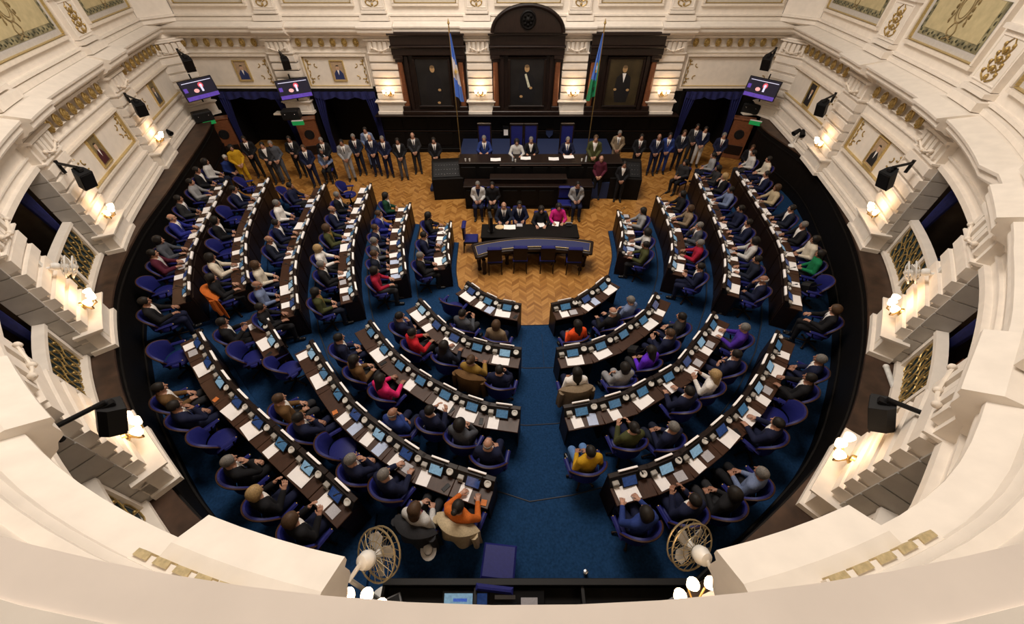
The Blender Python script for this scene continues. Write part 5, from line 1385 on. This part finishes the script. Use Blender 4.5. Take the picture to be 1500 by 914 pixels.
for px, py, me, nm, lab in ((751, 236, BOT, 'water_bottle', 'water bottle left of the papers in the middle of the dais'), (755, 237, CUP, 'drinking_glass', 'white cup beside the bottle in the middle of the dais'), (682, 236, CUP, 'drinking_glass', 'white cup at the left end of the dais'), (688, 236, CUP, 'drinking_glass', 'white cup right of the cup at the left end of the dais'), (852, 236, CUP, 'drinking_glass', 'white cup at the right end of the dais'), (858, 237, BOT, 'water_bottle', 'water bottle at the right end of the dais')):
    small(px, py, 1.492, me, nm, lab, nm.split('_')[1])
x, z = on_back(741, 193, 18.9); t = thing('wall_plaque', 'small black plaque with white square on the wainscot behind the dais', 'plaque', (x, 18.98, z))
m = MB(); m.box(-.14, .14, -.03, .04, -.24, .24, None, .01); m.build('backing', BLACK, t); m = MB(); m.box(-.10, .10, -.04, -.028, -.18, .08); m.build('white_square', PAPER, t)
x, z = on_back(805, 196, 18.9); t = thing('emblem_shield', 'small blue shield on the wainscot behind the dais', 'shield', (x, 18.98, z))
m = MB(); m.prism([(-.17, .16), (.17, .16), (.16, -.05), (0, -.22), (-.16, -.05)], -.05, .02, Matrix.Rotation(PI/2, 4, 'X')); m.build('shield', FABRIC_BLUE, t)
m = MB(); m.box(-.17, .17, -.04, .07, .15, .19); m.build('shield_rim', WOOD, t)
# people standing along the walls
def stand(px, py, lab, kind, col, hair, hc, pose='clasp', z=0., yaw=None, trou=None, sc=1., h=1.665):
    p = at(px, py, z+h*sc)
    if yaw is None: yaw = math.atan2(4-p.y, 0-p.x)*.5+(-PI/2)*.5-PI/2
    return person(p.x, p.y, z, yaw, pose, kind, col, hair, hc, lab, trou or col, False, 'white', None, None, sc)
for a in ((357, 203, 'standing person in black suit at the far left doorway', 's', 'black', 'short', 'dark'), (384, 212, 'person in slate jacket standing left of the pair at the first doorway', 'j', 'charcoal', 'short', 'dark'), (396, 210, 'person in dark grey standing right of the pair at the first doorway', 'w', 'slate', 'short', 'grey'),
          (423, 203, 'person in black suit standing between the two left doorways', 's', 'black', 'short', 'dark'), (444, 216, 'person in navy suit standing left, nearest the wooden cabinet', 's', 'navy', 'short', 'brown'), (470, 205, 'person in black suit standing behind the blue jacket at left', 's', 'black', 'short', 'grey'),
          (500, 208, 'standing person in pale grey suit at the left end of the line', 's', 'grey', 'short', 'dark'), (517, 200, 'standing person in navy suit, right of the pale grey suit', 's', 'midnight', 'short', 'grey'), (534.5, 190, 'standing person in blue-grey jacket half hidden behind the line', 'j', 'greyblue', 'short', 'dark'), (541, 201, 'balding person in navy suit standing third in the left line', 's', 'navy', 'bald', 'grey'),
          (559.5, 203, 'standing person in navy suit, fourth in the left line', 's', 'navy', 'short', 'grey'), (582, 206, 'standing person in black jacket and grey trousers in the left line', 'j', 'black', 'short', 'dark'), (604, 198, 'standing person in charcoal suit, rightmost of the left line', 's', 'charcoal', 'bald', 'grey'), (635, 205, 'standing person in black suit behind the left console', 's', 'black', 'short', 'dark'),
          (873, 202, 'standing person in olive jacket right of the dais', 'j', 'olive', 'short', 'brown'), (908, 195, 'standing person in tan suit right of the dais', 's', 'tan', 'short', 'grey'), (881, 232, 'standing person in maroon shirt by the right console', 'w', 'maroon', 'bald', 'grey'), (915, 240, 'standing person in black suit and white shoes before the right console', 'j', 'black', 'short', 'dark'),
          (940, 200, 'standing person in black suit, leftmost of the right line', 's', 'black', 'short', 'dark'), (966, 200, 'standing person in navy suit, second in the right line', 's', 'navy', 'bald', 'grey'), (982, 198, 'standing person in bright blue suit in the right line', 's', 'blue', 'short', 'dark'), (1003, 194, 'standing person in dark suit, fourth in the right line', 's', 'midnight', 'short', 'brown'),
          (1022, 185, 'person in dark suit standing in the right doorway, at the back', 's', 'charcoal', 'short', 'dark'), (1034, 189, 'person in navy jacket and pale trousers at the right doorway', 'j', 'navy', 'short', 'dark'), (1061, 198, 'person in navy suit standing before the right cabinet', 's', 'navy', 'short', 'grey')):
    tr = {'standing person in black jacket and grey trousers in the left line': 'slate', 'person in navy jacket and pale trousers at the right doorway': 'lightgrey', 'standing person in maroon shirt by the right console': 'black'}.get(a[2])
    sc = .93 if '915' == str(a[0]) else 1.
    stand(*a, z=.69 if a[0] == 873 else 0., pose='hold' if a[0] in (384, 423) else 'clasp', trou=tr, sc=sc)
p = at(338, 216, 1.60); stand(338, 216, 'person in mustard coat standing at the far left by the wooden cabinet', 'w', 'mustard', 'bob', 'dark', yaw=-2.4)
# a few seated onlookers behind the desks, on wooden chairs
for px, py, yaw, kind, col, hair, hc, lab, tr in ((471, 221, PI+.2, 'j', 'greyblue', 'short', 'grey', 'seated person in blue-grey jacket with papers near the left doorway', 'black'), (330, 231, -2.2, 'w', 'blue', 'short', 'white', 'white-haired person in blue seated at the far left', 'navy'), (1103, 216, 2.7, 'j', 'black', 'short', 'brown', 'seated person in black jacket in the far right corner', 'black'), (1004, 238, 2.2, 'w', 'charcoal', 'long', 'dark', 'seated person in dark top at the far end of the parquet, right', 'black')):
    sit(px, py, 0, yaw, 'lap', kind, col, hair, hc, lab, trou=tr); p = at(px, py, 1.25)
    dup(wc, (p.x, p.y, 0), yaw, 'wooden chair of the '+lab.split(' person')[0].replace('white-haired', 'white-haired')+' onlooker, '+('far left' if px == 330 else 'left doorway' if px == 471 else 'far right corner' if px > 1100 else 'far right of parquet'), 'wooden chairs with blue seats')
# two people seated in the right loggia
for s, n, lab, col in ((38.0, -1.35, 'person in pale blue shirt seated in the right loggia, left of two', 'skyblue'), (37.2, -1.2, 'person in denim jacket seated in the right loggia, right of two', 'denim')):
    q = RING.w(s, n, LEDGE+.02); yaw = RING.yaw(s)
    person(q.x, q.y, LEDGE+.02, yaw, 'lap', 'j', col, 'short', 'dark', lab, 'navy', True)
    dup(wc, (q.x, q.y, LEDGE+.02), yaw, 'wooden chair in the right loggia under the '+('pale blue shirt' if col == 'skyblue' else 'denim jacket'), 'wooden chairs with blue seats')
mb = MB(); wbox(mb, RING, 32.6, 34.3, -1.9, -.62, LEDGE+.85, LEDGE+.93); wbox(mb, RING, 32.6, 34.3, -.70, -.62, LEDGE+.02, LEDGE+.86)
tt = mb.build('desk_body', WOOD_RED); tb = thing('box_table', 'reddish wooden table standing in the near right loggia', 'table'); tt.parent = tb
# blue curtains of the loggias
for q, (a, b) in enumerate(LOGGIA):
    if q in (2, 3): continue
    C_ = link('loggia_curtain', None); side = 'left' if a < 20 else 'right'; near = 'far' if q in (0, 5) else 'near'
    tag(C_, 'blue velvet curtain drawn aside in the %s %s loggia' % (near, side), 'curtain')
    for e, sg in ((a, 1), (b, -1)):
        def fn(u, v, e=e, sg=sg):
            wd = .55-.34*math.sin(min(1, v*1.3)*PI*.5)
            p = RING.w(e+sg*(.02+wd*u), -.46-.04*math.sin(u*22), 4.1-2.2*v); T = RING.w(e, 1, 0)-RING.w(e, 0, 0)
            return p, T
        m = MB(); m.shell(fn, 20, 12, .02); m.build('drape', CURTAIN, C_, True)
    def fp(u, v, a=a, b=b):
        p = RING.w(a+(b-a)*u, -.45-.03*math.sin(u*60), 4.12-v*(.26+.1*abs(math.sin(u*PI*3)))); return p, RING.w(a, 1, 0)-RING.w(a, 0, 0)
    m = MB(); m.shell(fp, 60, 4, .02); m.build('pelmet', CURTAIN, C_, True)
# flags on brass poles
def flag(px, py, Y, lab, mats, zone, emblem, sway):
    x, zt = on_back(px, py, Y); t = thing('hanging_flag', lab, 'flag', (x, Y, .69))
    zt -= .69
    m = MB(); m.tube([(0, 0, 0), (0, 0, zt)], .022, 8); m.lathe([(.15, 0), (.15, .03), (.04, .07)], n=14); m.build('flagpole', BRASS, t, True)
    m = MB(); m.lathe([(.02, 0), (.05, .04), (.03, .09), (.004, .18)], (0, 0, zt), 10); m.build('finial', BRASS, t, True)
    H_ = 2.05
    def surf(u, v):
        w = .06+.50*v**.9
        return Vector((sway*(.02+w*u*.9), -.03-.09*math.sin(u*9+v*2)*(.25+v)*(.3+u), zt-.25-H_*v-(.26*u*v if sway > 0 else .22*u*v)))
    cl = MB(); nu, nv = 18, 40; vs = []
    for side in (0, 1):
        for j in range(nv+1):
            for i in range(nu+1):
                p = surf(i/nu, j/nv); vs.append((p.x, p.y-(.008 if side else 0), p.z))
    W_ = nu+1; o_ = W_*(nv+1)
    for j in range(nv):
        for i in range(nu):
            cl.m  # colour bands belong to the cloth itself
    cl.v = vs
    for side in (0, 1):
        for j in range(nv):
            for i in range(nu):
                a = side*o_+j*W_+i; cl.f.append((a, a+1, a+W_+1, a+W_)); cl.m.append(zone((i+.5)/nu, (j+.5)/nv))
    for j in range(nv):
        for i in (0, nu): a = j*W_+i; cl.f.append((a, a+W_, o_+a+W_, o_+a)); cl.m.append(zone(min(i/nu, .99), (j+.5)/nv))
    for i in range(nu):
        for j in (0, nv): a = j*W_+i; cl.f.append((a, a+1, o_+a+1, o_+a)); cl.m.append(zone((i+.5)/nu, min(j/nv, .99)))
    f = cl.build('flag_cloth', mats, t, True)
    emblem(f, surf)
SKYB = mat('flag_sky_blue', (.085, .20, .66), .8, var=.06); FWHITE = mat('flag_white', (.72, .68, .72), .8, var=.05); FGREEN = mat('flag_green', (.01, .22, .09), .8, var=.08); FSUN = mat('flag_gold', (.62, .40, .06), .7, var=.2); FRED = mat('flag_red', (.4, .03, .03), .8)
def sun(f, surf):
    c = surf(.62, .54); m = MB(); M = Matrix.Translation((c.x, c.y-.05, c.z)) @ Matrix.Rotation(PI/2, 4, 'X')
    m.lathe([(.055, -.03), (.055, .0), (.02, .008)], n=16, M=M @ Matrix.Diagonal((.8, 1.1, 1, 1)))
    for k in range(16):
        a = 2*PI*k/16; m.prism([(math.cos(a-.12)*.055, math.sin(a-.12)*.07), (math.cos(a)*.10, math.sin(a)*.135), (math.cos(a+.12)*.055, math.sin(a+.12)*.07)], -.03, -.01, M)
    m.build('golden_sun', FSUN, f, True)
def disc(f, surf):
    c = surf(.45, .50); m = MB(); M = Matrix.Translation((c.x, c.y-.05, c.z)) @ Matrix.Rotation(PI/2, 4, 'X') @ Matrix.Diagonal((.62, 1.5, 1, 1))
    m.lathe([(.115, -.02), (.115, .0), (.02, .008)], n=18, M=M); m.build('golden_sun', FSUN, f, True)
    m = MB(); m.lathe([(.05, -.0), (.05, .012)], n=14, M=M); m.build('pale_centre', FWHITE, f, True)
    c = surf(.3, .84); m = MB(); m.prism([(-.08, -.02), (.02, .06), (.10, .03), (.05, -.05), (-.02, -.06)], -.01, .01, Matrix.Translation((c.x, c.y-.05, c.z)) @ Matrix.Rotation(PI/2, 4, 'X')); m.build('laurel', mat('flag_dark_laurel', (.01, .05, .02), .8), f)
flag(657, 36, 16.9, 'hanging blue and white striped flag with golden sun, left of the dais', [SKYB, FWHITE], lambda u, v: 1 if .34+.10*u < v < .67+.08*u else 0, sun, .62)
flag(886, 36, 16.9, 'hanging blue and green flag with golden emblem, right of the dais', [SKYB, FGREEN], lambda u, v: 1 if v > .74-.10*u or (u < .16 and v > .4) else 0, disc, -.62)
# coats and bags
def coat(ch, col, lab, w=1.0, drop=.55):
    t = thing('draped_coat', lab, 'coat', ch.location, ch.rotation_euler.z)
    def fn(u, v):
        a = math.radians(-156+132*u*w+66*(1-w)); rr = .40+.03*math.sin(u*17+v*3)*v
        return (math.cos(a)*rr, .12+math.sin(a)*rr*1.02, .99-.42*abs(2*u-1)**2.6*.5-drop*v-.03*math.sin(u*9)*v), (math.cos(a), math.sin(a), 0)
    m = MB(); m.shell(fn, 26, 10, .03); m.build('coat_body', cloth(col), t, True)
    def fl(u, v):
        a = math.radians(-156+132*u*w+66*(1-w)); rr = .25+.18*v
        return (math.cos(a)*rr, .12+math.sin(a)*rr*1.02, 1.0-.42*abs(2*u-1)**2.6*.5+.03*math.sin(PI*v)), (0, 0, 1)
    m = MB(); m.shell(fl, 26, 6, .03); m.build('coat_collar', cloth(col), t, True)
    for s in (-1, 1):
        a = math.radians(-90+s*50); m = MB(); m.tube([(math.cos(a)*.43, .12+math.sin(a)*.43, .86), (math.cos(a)*.47, .12+math.sin(a)*.46, .6), (math.cos(a)*.46, .12+math.sin(a)*.46, .36)], [.07, .055, .05], 8); m.build('sleeve', cloth(col), t, True)
def chair_near(px, py, z=.9):
    p = at(px, py, z); return min(CHAIR_AT.values(), key=lambda c: (c.location.xy-p).length)
for px, py, z, col, lab in ((306, 432, 1.2, 'orange', 'orange coat draped over a chair at the end of the fifth left row'), (848, 556, .9, 'tan', 'tan coat draped over the chair of the person in white'), (688, 545, .9, 'brown', 'brown coat draped over a chair in the second row left of aisle'), (669, 760, 1.1, 'beige', 'beige coat draped over the chair of the person in orange'), (611, 760, 1.1, 'charcoal', 'dark coat draped over the chair of the person in white coat')):
    coat(chair_near(px, py, z), col, lab)
COLS['sand'] = (.45, .36, .26)
def bag(px, py, z, lab, rz=0, k=1.):
    p = at(px, py, z); t = thing('handbag', lab, 'bag', (p.x, p.y, z-.06), rz)
    m = MB(); m.prism([(-.17*k, 0), (.17*k, 0), (.15*k, .2), (.08, .26), (-.08, .26), (-.15*k, .2)], -.11, .11, Matrix.Rotation(PI/2-.5, 4, 'X')); m.build('bag_body', BLACK, t)
    m = MB(); m.tube([(-.09, -.02, .2), (-.07, -.14, .34), (.07, -.14, .34), (.09, -.02, .2)], .013, 6); m.build('strap', BLACK, t, True)
bag(1186, 424, .36+.55, 'black bag lying on the empty chair at the right', .4)
bag(932, 519, .12+.62, 'black bag beside the person in violet', .9, .8)
# white hat on the dark draped coat
p = at(628, 806, .9); t = thing('white_hat', 'white hat lying on the dark coat near the aisle', 'hat', (p.x, p.y, .92), .3)
m = MB(); m.lathe([(.16, 0), (.16, .015), (.09, .03), (.085, .09), (.05, .12), (.01, .125)], n=18, sx=.8); m.build('crown', mat('white_felt', (.62, .60, .58), .9), t, True)
m = MB(); m.lathe([(.092, .03), (.09, .05)], n=18, sx=.8); m.build('hat_band', BLACK, t, True)
# blue leather chair without arms before the reporters' desk
p = at(729, 822, .84); t = thing('square_chair', 'square blue leather chair standing alone at the near end of the aisle', 'chair', (p.x, p.y-.2, .0), -.10)
FZ = .36
t.location.z = FZ
m = MB(); m.box(-.27, .27, -.05, .45, .40, .48, None, .03); m.build('seat', LEATHER, t)
m = MB(); m.box(-.27, .27, -.07, .02, .48, 1.0, frame(0, 0, 0, 0, .22), .03); m.build('backrest', LEATHER, t)
for sx in (-1, 1):
    for y in (0, .40): m = MB(); m.tube([(sx*.22, y, .42), (sx*.24, y, 0)], .02, 6); m.build('leg', BLACK_METAL, t, True)
# reporters' enclosure at the very bottom
a, b = at(562, 850, 1.25), at(1005, 848, 1.25)
t = thing('reporters_desk', 'long black reporters desk under the photographer at the bottom of the picture', 'desk', ((a.x+b.x)/2, a.y-.02, 0)); hw = (b.x-a.x)/2
m = MB(); m.box(-hw, hw, -.03, .03, .3, 1.25, None, .008); m.box(-hw, -hw+.04, -.85, 0, .3, 1.25); m.box(hw-.04, hw, -.85, 0, .3, 1.25); m.build('desk_screen', WOOD_BLACK, t)
m = MB(); m.box(-hw, hw, -.85, -.03, .98, 1.03, None, .01); m.build('desk_board', WOOD_BLACK, t)
m = MB(); m.box(-hw, hw, -.045, .045, 1.24, 1.27, None, .008); m.build('top_rail', BLACK, t)
m = MB(); m.box(-hw*.4, -hw*.38, -.5, -.03, 1.03, 1.22); m.box(hw*.3, hw*.32, -.5, -.03, 1.03, 1.22); m.build('divider', BLACK, t)
def laptop(px, py, lab, lit):
    p = at(px, py, 1.1); t = thing('laptop', lab, 'laptop', (p.x, p.y-.05, 1.035), PI)
    m = MB(); m.box(-.20, .20, -.14, .14, 0, .02, None, .005); m.build('keyboard_base', GREY_PL, t)
    M = frame(0, -.14, .02, 0, .75); m = MB(); m.box(-.20, .20, -.008, .008, 0, .27, M @ Matrix.Rotation(.0, 4, 'X'), .004); L = m.build('lid', BLACK, t)
    m = MB(); m.box(-.18, .18, .008, .012, .03, .25, M); m.build('display', SCREEN_B if lit else GLASS_DARK, L)
p = at(677, 881, 1.08)
def panel_screen(px, py, w, lab, items):
    p = at(px, py, 1.1); t = thing('desk_monitor', lab, 'monitor', (p.x, p.y, 1.035))
    M = frame(0, 0, .05, 0, .35); m = MB(); m.box(-w, w, -.16, .16, 0, .03, M, .006); m.box(-.05, .05, -.05, .1, -.04, .0, M); h = m.build('housing', BLACK, t)
    for a, b, c, d, mt, nm in items: m = MB(); m.box(a, b, c, d, .03, .034, M); m.build(nm, mt, h)
panel_screen(682, 884, .34, 'desk monitor with lit pale blue screen on the reporters desk', [(-.31, .10, -.13, .13, SCREEN_B, 'lit_screen'), (.12, .31, -.13, .13, SCREEN_C, 'dark_screen'), (-.18, .02, .03, .07, mat('screen_blue_mark', (.02, .05, .3), .4, emit=(.02, .08, .5), es=.6), 'screen_mark')])
panel_screen(757, 884, .40, 'black recording unit with white sheet on the reporters desk', [(.06, .30, -.14, .08, PAPER_GREY, 'white_sheet'), (-.32, -.02, .06, .11, CHROME, 'metal_strip'), (-.34, 0, -.14, .02, GLASS_DARK, 'dark_panel')])
for px, py, lab in ((575, 886, 'small grey box at the left end of the reporters desk'), (996, 883, 'small grey box at the right end of the reporters desk')):
    p = at(px, py, 1.06); t = thing('equipment_box', lab, 'box', (p.x, p.y, 1.035), .4); m = MB(); m.box(-.14, .14, -.1, .1, 0, .09, None, .01); m.build('box_body', GREY_PL, t); m = MB(); m.box(-.12, .12, -.08, .08, .09, .10, None, .004); m.build('box_lid', BLACK, t)
p = at(858, 838, .45); t = thing('drinking_glass', 'clear drinking glass on the carpet at the near end of the aisle', 'glass', (p.x, p.y, .36)); m = MB(); m.lathe([(.03, 0), (.038, .11), (.033, .11), (.026, .01)], n=12); m.build('glass_body', mat('clear_glass', (.5, .5, .5), .15), t, True); m = MB(); m.lathe([(.038, .105), (.04, .115), (.036, .118)], n=12); m.build('glass_rim', CHROME, t, True)
# pedestal fans
def pedestal_fan(px, py, z, lab, back):
    p = at(px, py, z); t = thing('pedestal_fan', lab, 'fan', (p.x, p.y, z))
    b = Vector(back).normalized(); M = Vector((0, 0, 1)).rotation_difference(-b).to_matrix().to_4x4()
    fan_head(t, .33, M, mat('brass_wire', (.36, .29, .17), .4, .6), mat('grey_blade', (.33, .32, .30), .5), 18)
    e = b*.30; w = Vector((e.x+b.x*.3, e.y-.16, 0)); fz = -z+.36
    m = MB(); m.tube([e, (w.x, w.y, e.z-.12), (w.x, w.y, fz+.05)], .03, 8); m.lathe([(.22, 0), (.22, .03), (.06, .07), (.04, .12)], (w.x, w.y, fz), 16); m.build('stand', WHITE_PL, t, True)
pedestal_fan(555, 811, 2.05, 'large brass-caged pedestal fan at bottom left', (-.45, -.50, .74))
pedestal_fan(1010, 798, 2.05, 'large brass-caged pedestal fan at bottom right', (.30, -.72, .62))
# ------------------------------------------------------------------ light: unseen lamp assumed overhead, point lamps added for the walls, wall sconces
def area(name, loc, size, energy, col, target):
    d = bpy.data.lights.new(name, 'AREA'); d.shape = 'DISK'; d.size = size; d.energy = energy; d.color = col
    o = link(name, d); o.location = loc; o.rotation_euler = (Vector(target)-Vector(loc)).to_track_quat('-Z', 'Y').to_euler(); return o
area('overhead_lamp', (-1, 10.5, 15.5), 7., 2100, (1., .90, .80), (-1, 9.5, 0))  # assumed ceiling source, out of view
for k in range(6):  # unseen point lamps, added to brighten the far walls
    a = 2*PI*k/6
    d = bpy.data.lights.new('wall_fill_light', 'POINT'); d.energy = 190; d.color = (1., .84, .68); d.shadow_soft_size = .5
    o = link('wall_fill_light', d); o.location = (-1.2+4.5*math.cos(a), 11+4.5*math.sin(a), 11.)
w = bpy.data.worlds.new('World'); SC.world = w; w.use_nodes = True
w.node_tree.nodes['Background'].inputs[0].default_value = (1., .88, .76, 1); w.node_tree.nodes['Background'].inputs[1].default_value = .08
SC.view_settings.view_transform = 'Standard'; SC.view_settings.look = 'None'; SC.view_settings.gamma = 1; SC.view_settings.exposure = 0.0
SC.view_settings.use_curve_mapping = False
SC.cycles.use_denoising = True
SC.cycles.max_bounces = 6
